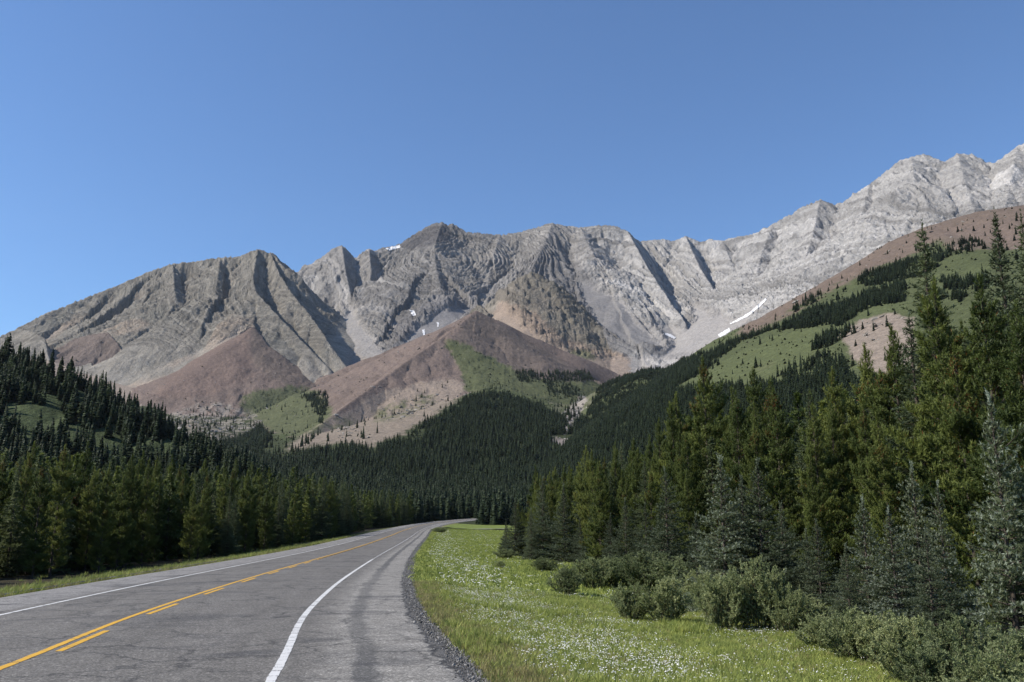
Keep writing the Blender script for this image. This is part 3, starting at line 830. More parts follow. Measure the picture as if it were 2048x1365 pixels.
M_youngdark = foliage_material('dark_young_spruce_needles', (.045, .068, .032), (.115, .145, .075), tip=(.24, .28, .20))
M_farf = foliage_material('distant_conifer_needles', (.024, .044, .024), (.066, .092, .042))
M_willow = foliage_material('willow_leaves', (.12, .16, .055), (.36, .40, .20), trans=.3)
M_grass = foliage_material('grass_blades', (.175, .23, .052), (.37, .415, .115), trans=.3)
M_drygrass = foliage_material('dry_grass_blades', (.20, .19, .075), (.34, .30, .14), trans=.3)
def bark_material(name, a, b):
    t = NT(name); pos = t.n("ShaderNodeTexCoord").outputs['Object']
    n = t.noise(14, 5, .7, pos)
    return t.done(t.principled(t.ramp(n.outputs[0], [(.3, a), (.7, b)]).outputs[0], .9, t.bump(n.outputs[0], .6, .02)).outputs[0])
M_bark = bark_material('conifer_bark', (.04, .034, .028), (.13, .11, .09))
M_stem = bark_material('willow_stem', (.05, .04, .03), (.14, .12, .09))
tF = NT('white_petals'); M_petal = tF.done(tF.principled((.78, .78, .72), .7).outputs[0])
tF = NT('green_flower_stem'); M_fstem = tF.done(tF.principled((.09, .14, .04), .7).outputs[0])

# ------------------------------------------------------------------ conifers
def norm(v): return v / np.maximum(np.linalg.norm(v, axis=-1, keepdims=True), 1e-9)
def needles(A, B, dens, ln, wd, rg, tint, spread=1.0, up=0.0):
    """triangles round each twig A->B"""
    L = np.linalg.norm(B - A, axis=1)
    cnt = np.maximum(1, np.round(L * dens + rg.uniform(-.5, .5, len(L)))).astype(int)
    idx = np.repeat(np.arange(len(A)), cnt); n = len(idx)
    t = rg.uniform(0, 1.05, n)[:, None]
    ax = norm(B - A)[idx]
    base = A[idx] + (B - A)[idx] * t
    rd = rg.normal(0, 1, (n, 3)); rd[:, 2] += up; rd -= (rd * ax).sum(1, keepdims=True) * ax; rd = norm(rd)
    ll = (ln * rg.uniform(.6, 1.25, n))[:, None]
    tipv = base + rd * ll * .8 * spread + ax * ll * .65
    side = norm(np.cross(ax, rd) + .3 * rg.normal(0, 1, (n, 3))) * wd * .5
    V = np.stack([base - side, base + side, tipv], 1)
    return V.reshape(-1, 3), np.clip(tint[idx] + rg.normal(0, .2, n), 0, 1), t[:, 0], idx

def tube_mesh(paths, sides=6):
    """paths: list of (pts (k,3), radii (k,)) -> verts, quads"""
    VV, FF = [], []; nb = 0
    an = np.linspace(0, 2 * np.pi, sides, endpoint=False)
    for P, rad in paths:
        P = np.asarray(P, float); rad = np.asarray(rad, float)
        d = norm(np.gradient(P, axis=0)); ref = np.where(np.abs(d[:, 2:3]) > .9, [[1., 0, 0]], [[0, 0, 1.]])
        u = norm(np.cross(d, ref)); v = np.cross(d, u)
        ring = P[:, None] + rad[:, None, None] * (np.cos(an)[None, :, None] * u[:, None] + np.sin(an)[None, :, None] * v[:, None])
        VV.append(ring.reshape(-1, 3))
        k = len(P)
        i, j_ = np.meshgrid(np.arange(k - 1), np.arange(sides), indexing='ij')
        a = nb + i * sides + j_; b = nb + i * sides + (j_ + 1) % sides
        FF.append(np.stack([a, b, b + sides, a + sides], -1).reshape(-1, 4)); nb += k * sides
    return np.concatenate(VV), np.concatenate(FF)

def conifer(name, seed, H, kind, dens, ln, wd, whorl=.34, wide=.17, bare=.06, mats=None, twn=7):
    """returns (trunk mesh, crown mesh), height H, base at 0"""
    rg = np.random.default_rng(seed)
    nz = 14
    zz = np.linspace(0, H, nz)
    bx = np.cumsum(rg.normal(0, .010 * H / 10, nz)) * np.linspace(0, 1, nz); by = np.cumsum(rg.normal(0, .010 * H / 10, nz)) * np.linspace(0, 1, nz)
    trunkP = np.stack([bx, by, zz], 1)
    r0 = .0105 * H + .012
    rad = r0 * (1 - zz / H) ** .85 + .008
    paths = [(trunkP, rad)]
    TA, TB, TT, TE = [], [], [], []
    z = H * bare
    lob = rg.uniform(0, 6.28, 3)
    ba = rg.uniform(0, 6.28)
    while z < H * .985:
        q = z / H
        nb = rg.integers(5, 8) if kind != 'pine' else rg.integers(4, 7)
        if kind == 'pine':
            prof = (np.interp(q, [0, .15, .35, .6, .85, 1], [.6, .85, 1, .82, .42, .06]))
        elif kind == 'tall':
            prof = (np.interp(q, [0, .1, .3, .5, .75, 1], [.8, 1, .95, .72, .36, .03]))
        else:
            prof = (np.interp(q, [0, .08, .3, .6, .85, 1], [.9, 1, .84, .52, .22, .03]))
        Lb = H * wide * prof
        vig = rg.uniform(.75, 1.15)
        for b in range(nb):
            phi = ba + b * 2 * np.pi / nb + rg.normal(0, .25)
            asym = 1 + .2 * np.sin(phi + lob[0] + z * .8) + .12 * np.sin(2 * phi + lob[1] - z)
            l = max(.10, Lb * vig * asym * rg.uniform(.65, 1.15))
            if rg.random() < .06: l *= 1.35
            if kind == 'pine': e0 = np.interp(q, [0, .5, 1], [.05, .45, 1.0]) + rg.normal(0, .12); cv = .45
            elif kind == 'tall': e0 = np.interp(q, [0, .6, 1], [-.35, 0.05, .8]) + rg.normal(0, .1); cv = .25
            else: e0 = np.interp(q, [0, .5, .85, 1], [-.05, .18, .6, 1.1]) + rg.normal(0, .08); cv = .15
            k = 5
            tt = np.linspace(0, 1, k)
            el_ = e0 + cv * tt
            ph = phi + .18 * rg.normal() * tt
            st = l / (k - 1)
            dv = np.stack([np.cos(ph) * np.cos(el_), np.sin(ph) * np.cos(el_), np.sin(el_)], 1)
            o = np.array([np.interp(z, zz, bx), np.interp(z, zz, by), z + rg.normal(0, whorl * .22)])
            P = np.vstack([o, o + np.cumsum(dv[:-1] * st, 0)])
            paths.append((P, np.linspace(min(r0 * .35, .010 + .009 * l), .004, k)))
            tnt = np.clip(rg.normal(.5, .25), 0, 1)
            # side twigs
            nt = max(2, int(twn * (l / (H * wide)) * rg.uniform(.8, 1.3)))
            ts = np.linspace(.22 if kind != 'pine' else .35, .97, nt) + rg.normal(0, .02, nt)
            for m, tw in enumerate(ts):
                f = tw * (k - 1); i0 = min(int(f), k - 2); p = P[i0] + (P[i0 + 1] - P[i0]) * (f - i0)
                ax = norm(P[i0 + 1] - P[i0]); sd = norm(np.cross(ax, [0, 0, 1.])) * (1 if m % 2 else -1)
                lt = l * (.50 * (1 - tw) + .13) * rg.uniform(.7, 1.25)
                upk = rg.normal(.42 if kind == 'pine' else (-.28 if kind == 'tall' else .02), .2)
                dr = norm(ax * .75 + sd * rg.uniform(.55, .95) + np.array([0, 0, upk]))
                mid = p + dr * lt * .55; end = mid + norm(dr + np.array([0, 0, .25 if kind == 'pine' else .05])) * lt * .45
                TA += [p, mid]; TB += [mid, end]; TT += [tnt, tnt + .15]; TE += [0.0, 1.0]
                if lt > .38:
                    for sgn in (-1, 1):
                        s2 = norm(np.cross(dr, [0, 0, 1.])) * sgn
                        q0 = p + dr * lt * rg.uniform(.3, .6)
                        TA.append(q0); TB.append(q0 + norm(dr + s2 * .9 + np.array([0, 0, upk * .5])) * lt * .42); TT.append(tnt); TE.append(1.0)
            TA.append(P[-2]); TB.append(P[-1] + .06 * (P[-1] - P[-2])); TT.append(tnt + .25); TE.append(1.0)
            TA.append(P[2]); TB.append(P[3]); TT.append(tnt); TE.append(0.0)
        ba += 1.1; z += whorl * rg.uniform(.8, 1.2) * (1 if q < .8 else .8)
    TA.append(trunkP[-2] * .4 + trunkP[-1] * .6); TB.append(trunkP[-1] + np.array([0, 0, .02 * H])); TT.append(.8); TE.append(1.0)
    # leader shoots 
    if kind != 'tall':
        for _ in range(4):
            a_ = rg.uniform(0, 6.28); p = trunkP[-1] - np.array([0, 0, .035 * H * rg.uniform(0.4, 1)])
            TA.append(p); TB.append(p + np.array([.25 * np.cos(a_), .25 * np.sin(a_), 1.0]) * (.06 if kind == 'young' else .035) * H * rg.uniform(.8, 1.2)); TT.append(.9); TE.append(2.0)
    TA, TB, TT, TE = map(np.array, (TA, TB, TT, TE))
    V, tint, tpar, idx = needles(TA, TB, dens, ln, wd, rg, TT, 1.0, .35)
    nT = len(V) // 3
    # brown patches on pines
    cen = (TA[idx] + TB[idx]) / 2
    dead = np.zeros(nT)
    if kind == 'pine':
        for _ in range(2):
            c = TA[rg.integers(0, len(TA))]
            dead = np.maximum(dead, (np.linalg.norm(cen - c, axis=1) < .05 * H) * (rg.random(nT) < .18))
        dead = np.maximum(dead, rg.random(nT) < .008)
    tipn = np.where(TE[idx] > 1.5, rg.uniform(.5, 1, nT), np.where((TE[idx] > .5) & (tpar > .7), rg.uniform(.1, .8, nT), 0)) * (1 if kind != 'pine' else 0)
    crown_me = np_mesh(name + '_crown', V, np.arange(nT * 3).reshape(-1, 3), False,
                       {'tint': ('FLOAT', 'FACE', tint), 'dead': ('FLOAT', 'FACE', dead), 'tipness': ('FLOAT', 'FACE', tipn)})
    tv, tf = tube_mesh(paths[:1], 8)
    bv, bf = tube_mesh(paths[1:], 3)
    tm = np_mesh(name + '_trunk', np.vstack([tv, bv]), np.vstack([tf, bf + len(tv)]), True)
    crown_me.materials.append(mats[0]); tm.materials.append(mats[1])
    return tm, crown_me, H

import time as _t
t0 = _t.time()
PINES = [conifer('pine', 100 + i, 12.0, 'pine', 52, .165, .046, .31, .165 + .02 * (i % 3), .03 + .03 * (i % 2), (M_pine, M_bark), 11) for i in range(5)]
TALLS = [conifer('spruce', 200 + i, 16.0, 'tall', 42, .15, .055, .31, .145, .02, (M_spruce, M_bark), 10) for i in range(3)]
YOUNG = [conifer('young', 300 + i, 4.0, 'young', 120, .058, .019, .14, .29, .01, (M_young, M_bark), 13) for i in range(4)]
def recolour(protos, m):
    out = []
    for a, b, h in protos:
        c = b.copy(); c.materials[0] = m; out.append((a, c, h))
    return out
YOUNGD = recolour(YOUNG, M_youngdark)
MIDP = [conifer('forest_pine', 400 + i, 12.0, 'pine' if i % 2 else 'tall', 12, .34, .15, .48, .14, .04, (M_pine if i % 2 else M_spruce, M_bark), 7) for i in range(4)]
print('trees', _t.time() - t0)

def plant(kind, name, x, y, H, label, cat, group, z=None, rz=None, lean=0.0, vi=None, wide=1.0):
    protos = kind
    i = random.randrange(len(protos)) if vi is None else vi % len(protos)
    tm, cm, h0 = protos[i]
    if z is None: z = float(ground_z(x, y)[0])
    r = bpy.data.objects.new(name, None); COL.objects.link(r)
    r.empty_display_size = .3
    r.location = (x, y, z - .05)
    r.rotation_euler = (lean * random.uniform(-1, 1), lean * random.uniform(-1, 1), random.uniform(0, 6.28) if rz is None else rz)
    k = H / h0; r.scale = (k * wide, k * wide, k)
    tag(r, label, cat, group)
    a = bpy.data.objects.new('trunk', tm); COL.objects.link(a); a.parent = r
    b = bpy.data.objects.new('crown', cm); COL.objects.link(b); b.parent = r
    return r

def by_top(px, py, Rr):
    p = pt(px, py, Rr); z = float(ground_z(p[0], p[1])[0])
    return p[0], p[1], z, p[2] - z

taken = []
def hero(kind, name, px, py, Rr, label, cat, group, **kw):
    x, y, z, H = by_top(px, py, Rr)
    taken.append((x, y)); return plant(kind, name, x, y, H, label, cat, group, z=z, **kw)

GT = 'tall spruces above the right-hand forest'
hero(TALLS, 'spruce_tree', 1843, 452, 47, 'tallest dark spruce standing clear above the pines, against the green hillside', 'spruce', GT, vi=0, wide=1.15)
hero(TALLS, 'spruce_tree', 1990, 428, 41, 'tall thin-topped spruce, left one of the pair near the right edge', 'spruce', GT, vi=1)
hero(TALLS, 'spruce_tree', 2044, 432, 37, 'tall spruce cut by the right edge of the photo', 'spruce', GT, vi=2)
hero(TALLS, 'spruce_tree', 1745, 852, 50, 'narrow spruce in front of the pale gravel slope', 'spruce', GT, vi=2)
GP = 'pines of the right-hand forest'
for px, py, Rr, lb in [
    (1407, 718, 62, 'pointed pine standing highest above the left part of the right-hand forest'),
    (1508, 742, 66, 'slim pine top right of the pointed pine, against the green slope'),
    (1730, 694, 58, 'narrow pointed pine in front of the pale gravel pit'),
    (1868, 565, 39, 'pine with upswept branches touching the tallest spruce on its right'),
    (1782, 655, 44, 'pine just left of the tallest spruce'),
    (1955, 560, 30, 'thin pine with a long bare leader shoot between the tall spruces'),
    (2030, 610, 26, 'large bright green pine at the right edge below the tall spruces'),
    (1905, 690, 30, 'broad pine with rusty twigs behind the frosty young spruce'),
    (1352, 790, 66, 'pine at the left shoulder of the right-hand forest, below the pointed pine'),
    (1665, 742, 56, 'round-topped pine left of the narrow pine at the gravel pit'),
    (1268, 882, 80, 'yellowish pine rising over the low left end of the right-hand forest'),
    (1172, 895, 88, 'pine at the far left end of the right-hand forest, highest of its clump')]:
    hero(PINES, 'pine_tree', px, py, Rr, lb, 'pine', GP, wide=.82)
GY = 'young spruces along the right-hand forest edge'
for px, py, Rr, wd, lb in [
    (1982, 800, 19.5, .85, 'frosty blue-green young spruce with forked pale leader at the right edge'),
    (1440, 922, 31, 1.1, 'young blue-green spruce with pale upright leader, left of the middle pair'),
    (1514, 925, 31, 1.1, 'young spruce right beside the pale-leadered spruce behind the large willow'),
    (1482, 958, 32, 1.0, 'smaller young spruce squeezed between the two behind the large willow'),
    (1330, 940, 47, 1.1, 'drooping young spruce behind the grey willow thicket'),
    (1822, 932, 26, .8, 'slim young spruce with forked leader left of the frosty spruce'),
    (1874, 968, 25, .8, 'thin young spruce top close to the frosty spruce'),
    (1722, 1000, 25, 1.0, 'young spruce with single pale leader in the gap before the pines'),
    (1779, 1022, 23.5, 1.1, 'pale young spruce right of the single-leader spruce'),
    (1632, 1042, 29, 1.1, 'small dark young spruce in the shaded gap'),
    (1612, 1062, 30, 1.0, 'small young spruce just left of the dark shaded one'),
    (1690, 1090, 24, 1.0, 'short young spruce below the single-leader spruce'),
    (1850, 1060, 22, 1.0, 'short bushy spruce at the foot of the slim forked spruce'),
    (1390, 1030, 36, 1.0, 'low young spruce left of the pale-leadered spruce'),
    (1560, 1010, 34, 1.0, 'low young spruce right of the pair behind the large willow'),
    (2040, 940, 20, .9, 'young spruce cut by the right edge beside the frosty one')]:
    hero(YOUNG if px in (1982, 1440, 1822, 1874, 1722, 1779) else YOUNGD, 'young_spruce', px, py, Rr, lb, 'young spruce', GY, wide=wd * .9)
for k_i, (px, py, Rr, lb) in enumerate([(1030, 1000, 92, 'leftmost larger spruce of the front row at the far meadow edge'), (1085, 958, 84, 'tallest spruce of the front row at the far meadow edge'), (1128, 972, 76, 'spruce right of the tallest one at the far meadow edge'),
    (1190, 985, 68, 'slim spruce with pale trunk in the middle of the far meadow edge'), (1250, 1000, 60, 'spruce above the left end of the grey willow thicket'), (1062, 1020, 82, 'low spruce tucked under the tallest one at the far meadow edge'),
    (1220, 1030, 62, 'low spruce just behind the left willows of the thicket'), (1012, 1040, 95, 'smallest, farthest spruce at the left tip of the forest edge'), (1290, 1010, 52, 'bushy spruce behind the middle of the grey willow thicket'), (1160, 1040, 74, 'short spruce left of the slim pale-trunked one')]):
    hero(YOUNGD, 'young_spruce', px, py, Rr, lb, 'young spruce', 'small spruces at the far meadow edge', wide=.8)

def line_top(px, tab): return np.interp(px, [a for a, b in tab], [b for a, b in tab])
RT = [(960, 1000), (1010, 960), (1080, 930), (1170, 905), (1265, 885), (1350, 820), (1400, 760), (1440, 790), (1500, 770), (1560, 760), (1650, 755), (1720, 730), (1790, 690), (1860, 620), (1950, 600), (2048, 590), (2300, 560)]
def scatter(n, gen, dmin, tries=40000):
    pts = []
    cell = {}
    def ok(x, y):
        for px, py in taken[-0:] if False else []: pass
        i, j2 = int(x // dmin), int(y // dmin)
        for a in range(i - 1, i + 2):
            for b in range(j2 - 1, j2 + 2):
                for q in cell.get((a, b), ()):
                    if (q[0] - x) ** 2 + (q[1] - y) ** 2 < dmin * dmin: return False
        return True
    for p in taken: cell.setdefault((int(p[0] // dmin), int(p[1] // dmin)), []).append(p)
    for _ in range(tries):
        if len(pts) >= n: break
        x, y = gen()
        if ok(x, y):
            pts.append((x, y)); cell.setdefault((int(x // dmin), int(y // dmin)), []).append((x, y))
    return pts
def gen_right():
    while True:
        y = random.uniform(16, 125); x = random.uniform(-4, 75)
        e = float(edge_right(x, y))
        px = 1024 + FPX * x / y * 1.0
        if 1.5 < e < 17 and px < 2130 and random.random() < (1.0 if e < 10 else .5): return x, y
nr = 0
for x, y in scatter(125, gen_right, 2.3):
    z = float(ground_z(x, y)[0]); Rr = math.hypot(x, y)
    px = project(np.array([x]), np.array([y]), np.array([z + 5]))[0][0]
    top = pt(px, line_top(px, RT) + random.uniform(-5, 90), Rr)[2]
    e = float(edge_right(x, y))
    H = min(top - z, random.uniform(12, 16)); H = max(H, 3.0)
    if e < 3.5: H = min(H, random.uniform(4.5, 8))
    zone = ['at the far left end beside the small front spruces', 'below the wooded gully', 'below the green mountain slope', 'below the pale gravel pit', 'around the tallest spruce', 'under the two tall spruces at the right edge'][int(np.digitize(px, [1150, 1350, 1550, 1750, 1900]))]
    row = 'front-row' if e < 5 else ('second-row' if e < 10 else 'rear')
    size = 'short' if H < 8.5 else ('tall' if H > 12.5 else 'medium-high')
    sp = random.random() < .16
    if sp:
        plant(TALLS, 'spruce_tree', x, y, H, '%s %s dark spruce %s' % (size, row, zone), 'spruce', 'spruces mixed into the right-hand forest', z=z, wide=1.2)
    else:
        plant(PINES, 'pine_tree', x, y, H, '%s %s olive green pine %s' % (size, row, zone), 'pine', GP, z=z, lean=.03, wide=random.uniform(.6, .8))
    taken.append((x, y))
def left_edge(y): return np.interp(y, [20, 55, 80, 157, 230, 290, 340, 380, 420], [-31, -30.5, -29.5, -33, -41, -46, -47, -38, -25])
LT = [(-300, 860), (0, 885), (50, 878), (250, 905), (350, 925), (500, 945), (700, 962), (800, 975), (900, 985), (1000, 990)]
def gen_left():
    while True:
        y = random.choice([random.uniform(42, 120), random.uniform(42, 230)]); e = random.uniform(0, 14); x = float(left_edge(y)) - e
        px = 1024 + FPX * x / y
        if px > -60 and random.random() < (1.0 if e < 6 else .55): return x, y
for x, y in scatter(125, gen_left, 2.2):
    z = float(ground_z(x, y)[0]); Rr = math.hypot(x, y)
    px = project(np.array([x]), np.array([y]), np.array([z + 5]))[0][0]
    H = pt(px, line_top(px, LT) + random.uniform(-12, 55), Rr)[2] - z
    H = float(np.clip(H, 5, 15))
    zone = ['at the left edge of the photo', 'below the pale hillside clearing', 'right of the pale hillside clearing', 'along the middle of the left verge', 'where the verge narrows', 'beside the far road bend'][int(np.digitize(px, [100, 250, 400, 550, 700]))]
    row = 'front-row' if float(left_edge(y)) - x < 4.5 else 'rear'
    size = 'short' if H < 8.5 else ('tall' if H > 11 else 'medium-high')
    if random.random() < .25: plant(TALLS, 'spruce_tree', x, y, H, '%s %s shaded spruce %s' % (size, row, zone), 'spruce', 'spruces of the left-hand forest wall', z=z, wide=.95)
    else: plant(PINES, 'pine_tree', x, y, H, '%s %s shaded dark pine %s' % (size, row, zone), 'pine', 'pines of the left-hand forest wall', z=z, lean=.02, wide=random.uniform(.68, .9))
    taken.append((x, y))

# ------------------------------------------------------------------ instanced stuff
def instancer(name, pts, scl, rot, protos, label, idx=None):
    n = len(pts)
    me = bpy.data.meshes.new(name); me.vertices.add(n); me.vertices.foreach_set('co', np.ascontiguousarray(pts, dtype=np.float32).ravel())
    for nm, typ, arr in (('scl', 'FLOAT_VECTOR', scl), ('rot', 'FLOAT_VECTOR', rot), ('idx', 'INT', idx if idx is not None else rng.integers(0, len(protos), n))):
        a = me.attributes.new(nm, typ, 'POINT')
        a.data.foreach_set('value' if typ == 'INT' else 'vector', np.ascontiguousarray(arr, dtype=np.int32 if typ == 'INT' else np.float32).ravel())
    o = bpy.data.objects.new(name, me); COL.objects.link(o)
    coll = bpy.data.collections.new(name + '_source')
    for i, ms in enumerate(protos):
        p = bpy.data.objects.new('%s_source_%02d' % (name, i), ms); coll.objects.link(p)
    ng = bpy.data.node_groups.new(name + '_nodes', 'GeometryNodeTree')
    ng.interface.new_socket('Geometry', in_out='INPUT', socket_type='NodeSocketGeometry')
    ng.interface.new_socket('Geometry', in_out='OUTPUT', socket_type='NodeSocketGeometry')
    gi = ng.nodes.new('NodeGroupInput'); go = ng.nodes.new('NodeGroupOutput')
    iop = ng.nodes.new('GeometryNodeInstanceOnPoints'); ci = ng.nodes.new('GeometryNodeCollectionInfo')
    ci.inputs['Collection'].default_value = coll; ci.inputs['Separate Children'].default_value = True; ci.inputs['Reset Children'].default_value = True
    ng.links.new(gi.outputs[0], iop.inputs['Points']); ng.links.new(ci.outputs[0], iop.inputs['Instance'])
    iop.inputs['Pick Instance'].default_value = True
    def na(nm, dt):
        a = ng.nodes.new('GeometryNodeInputNamedAttribute'); a.data_type = dt; a.inputs[0].default_value = nm; return a.outputs[0]
    ng.links.new(na('idx', 'INT'), iop.inputs['Instance Index'])
    ng.links.new(na('scl', 'FLOAT_VECTOR'), iop.inputs['Scale'])
    e2r = ng.nodes.new('FunctionNodeEulerToRotation'); ng.links.new(na('rot', 'FLOAT_VECTOR'), e2r.inputs[0]); ng.links.new(e2r.outputs[0], iop.inputs['Rotation'])
    ng.links.new(iop.outputs[0], go.inputs[0])
    md = o.modifiers.new('scatter', 'NODES'); md.node_group = ng
    tag(o, label, kind='stuff')
    return o

def join_meshes(name, tm, cm):
    """trunk quads + crown tris -> one triangle mesh"""
    def get(me):
        me.calc_loop_triangles()
        v = np.empty(len(me.vertices) * 3, np.float32); me.vertices.foreach_get('co', v)
        f = np.empty(len(me.loop_triangles) * 3, np.int32); me.loop_triangles.foreach_get('vertices', f)
        return v.reshape(-1, 3), f.reshape(-1, 3)
    v1, f1 = get(cm); v2, f2 = get(tm)
    tint = np.empty(len(cm.polygons), np.float32); cm.attributes['tint'].data.foreach_get('value', tint)
    mi = np.concatenate([np.zeros(len(f1)), np.ones(len(f2))])
    me = np_mesh(name, np.vstack([v1, v2]), np.vstack([f1, f2 + len(v1)]), False, {'tint': ('FLOAT', 'FACE', np.concatenate([tint, np.full(len(f2), .5)]))}, mi)
    me.materials.append(cm.materials[0]); me.materials.append(tm.materials[0])
    return me
MID = [join_meshes('forest_tree', a, b) for a, b, h in MIDP]

def low_conifer(seed, n=150, w=.17):
    """unit-height distant conifer built of drooping sprays"""
    rg = np.random.default_rng(seed)
    q = rg.uniform(0, 1, n) ** 1.25 * .97 + .03
    rmax = w * (1 - q) ** .85 * rg.uniform(.75, 1.2, n) + .012
    ph = rg.uniform(0, 6.28, n)
    d = np.stack([np.cos(ph), np.sin(ph)], 1)
    base = np.stack([d[:, 0] * rmax * .15, d[:, 1] * rmax * .15, q + .035], 1)
    tip = np.stack([d[:, 0] * rmax, d[:, 1] * rmax, q - .035 * (1 - q) - .005], 1)
    sd = np.stack([-d[:, 1], d[:, 0], np.zeros(n)], 1) * (rmax * .55 + .01)[:, None]
    mid = (base + tip) / 2
    V = np.stack([base, mid - sd, tip, mid + sd], 1).reshape(-1, 3)
    Fq = np.arange(n * 4).reshape(-1, 4)
    top = np.array([[0, 0, 1.0], [.008, .0, .85], [-.004, .007, .85], [-.004, -.007, .85]]); 
    V = np.vstack([V, [[-.012, 0, .8], [.012, 0, .8], [0.001, 0, 1.0], [0, 0, 1.0], [0, -.012, .8], [0, .012, .8], [0, 0.001, 1.0], [0, 0, 1.0]]])
    Fq = np.vstack([Fq, [[n * 4, n * 4 + 1, n * 4 + 2, n * 4 + 3], [n * 4 + 4, n * 4 + 5, n * 4 + 6, n * 4 + 7]]])
    me = np_mesh('distant_conifer', V, Fq, False, {'tint': ('FLOAT', 'FACE', np.concatenate([rg.uniform(0, 1, n), [.5, .5]]))})
    me.materials.append(M_farf); return me
LOW = [low_conifer(500 + i, 170, .15 + .02 * (i % 3)) for i in range(5)]

# ---- far forest density
G = FARG
px, py, fam, rr = G['px'], G['py'], G['fam'], G['r']
dens = np.zeros(px.shape)
dens[(fam == 0) & (rr < 1900)] = 1.0
dens[fam == 9] = 1.0
dens[fam == 8] = 1.15
def dpoly(poly, v, fams=None, warp=7):
    m = np.ones(px.shape, bool) if fams is None else np.isin(fam, fams)
    xs = [p[0] for p in poly]; ys = [p[1] for p in poly]
    m &= (px > min(xs) - 20) & (px < max(xs) + 20) & (py > min(ys) - 20) & (py < max(ys) + 20)
    ii = np.nonzero(m)
    wx = px[ii] + warp * 2 * fbm(G['x'][ii] / 50, G['y'][ii] / 50, 3, 131); wy = py[ii] + warp * fbm(G['x'][ii] / 50, G['y'][ii] / 50, 3, 135)
    k = inpoly(wx, wy, poly); q = tuple(a[k] for a in ii); dens[q] = v
dpoly([(540,925),(640,850),(760,785),(900,755),(990,760),(1060,770),(1130,790),(1220,790),(1150,850),(1090,815),(1040,800),(985,782),(930,800),(890,830),(850,850),(800,880),(745,905),(690,895),(640,905),(580,915)], .012, [0, 5, 9, 7])
dpoly([(560,930),(600,880),(640,870),(600,905)], .25)
dpoly([(745,900),(800,880),(860,845),(900,820),(900,845),(820,890)], .4)
dpoly([(480,800),(590,772),(660,800),(690,830),(620,880),(540,915),(480,890)], .012)
dpoly([(420,900),(470,880),(520,840),(545,850),(540,880),(500,920),(430,920)], 1.0, [0, 4, 9])
dpoly([(605,790),(650,785),(655,815),(640,850),(625,820)], .9, [0, 4, 5])
dpoly([(640,850),(690,790),(750,762),(748,772),(690,812),(655,850)], .9, [0, 4])
dpoly([(1030,745),(1120,745),(1180,745),(1190,762),(1110,768),(1035,760)], .8, [0, 5, 9])
dpoly([(1090,770),(1150,770),(1160,795),(1120,800),(1095,790)], .35, [0, 5, 9])
dpoly([(320,835),(430,805),(480,830),(540,840),(470,885),(380,890)], .05, [0, 4])
dpoly([(1120,830),(1160,790),(1180,800),(1140,870)], .15)
dpoly([(1100,872),(1155,875),(1145,898),(1105,895)], .0)
# right hill
HILL = [(1000,1100),(1085,890),(1150,870),(1240,830),(1340,785),(1400,775),(1500,775),(1560,765),(1640,760),(1760,760),(2100,760),(2100,1100),(1100,1100)]
dens[(fam == 7)] = .006
dpoly(HILL, 1.0, [7, 0])
dpoly([(1200,765),(1250,735),(1300,722),(1380,720),(1440,698),(1480,680),(1560,650),(1620,622),(1690,605),(1760,582),(1805,570),(1810,605),(1735,618),(1690,648),(1600,658),(1540,662),(1480,690),(1440,715),(1410,745),(1350,780),(1250,830),(1160,870)], 1.0, [7, 0])
dpoly([(1718,560),(1760,540),(1850,512),(1900,500),(1870,545),(1790,568),(1720,572)], .8, [7])
dpoly([(1620,690),(1700,650),(1710,668),(1650,695),(1620,700)], 1.0, [7])
dpoly([(1880,565),(1975,555),(1978,585),(1900,580)], .9, [7])
dpoly([(1860,590),(1940,590),(1935,606),(1860,602)], .8, [7])
dpoly([(1560,750),(1640,712),(1690,725),(1700,760),(1600,775)], .8, [7])
dpoly([(1580,610),(1640,585),(1650,600),(1590,625)], .3, [7])
dpoly([(1840,500),(1960,480),(1980,500),(1880,520)], .25, [7])
# left hill clearings
for c in ([(0,800),(60,812),(130,835),(200,860),(290,905),(200,905),(90,880),(0,850)], [(60,770),(120,800),(160,820),(100,815),(50,790)], [(270,880),(330,900),(380,925),(300,915)]):
    dpoly(c, .12, [8, 0], 10)
G['dens'] = dens
daz_c = np.gradient(daz)[:, None]; drr = np.gradient(rfar)[None, :]
area = daz_c * drr * rr
spacing2 = np.where(rr < 700, 11.0, np.where(rr < 1200, 17.0, 20.0)) * np.where(G['fam'] == 7, .6, 1.0)
prob = dens * np.clip(1.0 + 1.2 * fbm(G['x'] / 45, G['y'] / 45, 3, 171), .3, 1.7) * area / spacing2 * G['visT'] * (np.abs(G['az']) < math.radians(37))
pk = rng.poisson(prob)
ii = np.repeat(np.arange(pk.size), pk.ravel())
fx = G['x'].ravel()[ii]; fy = G['y'].ravel()[ii]; fz = G['z'].ravel()[ii]
fr_ = G['r'].ravel()[ii]
jr = rng.uniform(-.5, .5, len(ii)) * np.broadcast_to(drr, rr.shape).ravel()[ii]; ja = rng.uniform(-.5, .5, len(ii)) * np.broadcast_to(daz_c, rr.shape).ravel()[ii] * fr_
fx = fx + fx / fr_ * jr + fy / fr_ * ja; fy = fy + fy / fr_ * jr - fx / fr_ * ja
_, o_, _ = road_near(fx, fy)
keep = (np.abs(o_) > 14) | (fr_ > 470)
fx, fy, fz, fr_ = fx[keep], fy[keep], fz[keep], fr_[keep]
H = rng.uniform(4.5, 13, len(fx)) * rng.uniform(.9, 1.25, len(fx)) * np.where(fr_ > 1300, .85, 1.0) * np.where((G['fam'].ravel()[ii][keep] == 7), .75, 1.0)
wdt = rng.uniform(.7, 1.5, len(fx)) * (H * .7 + 2.5)
print('far trees', len(fx))
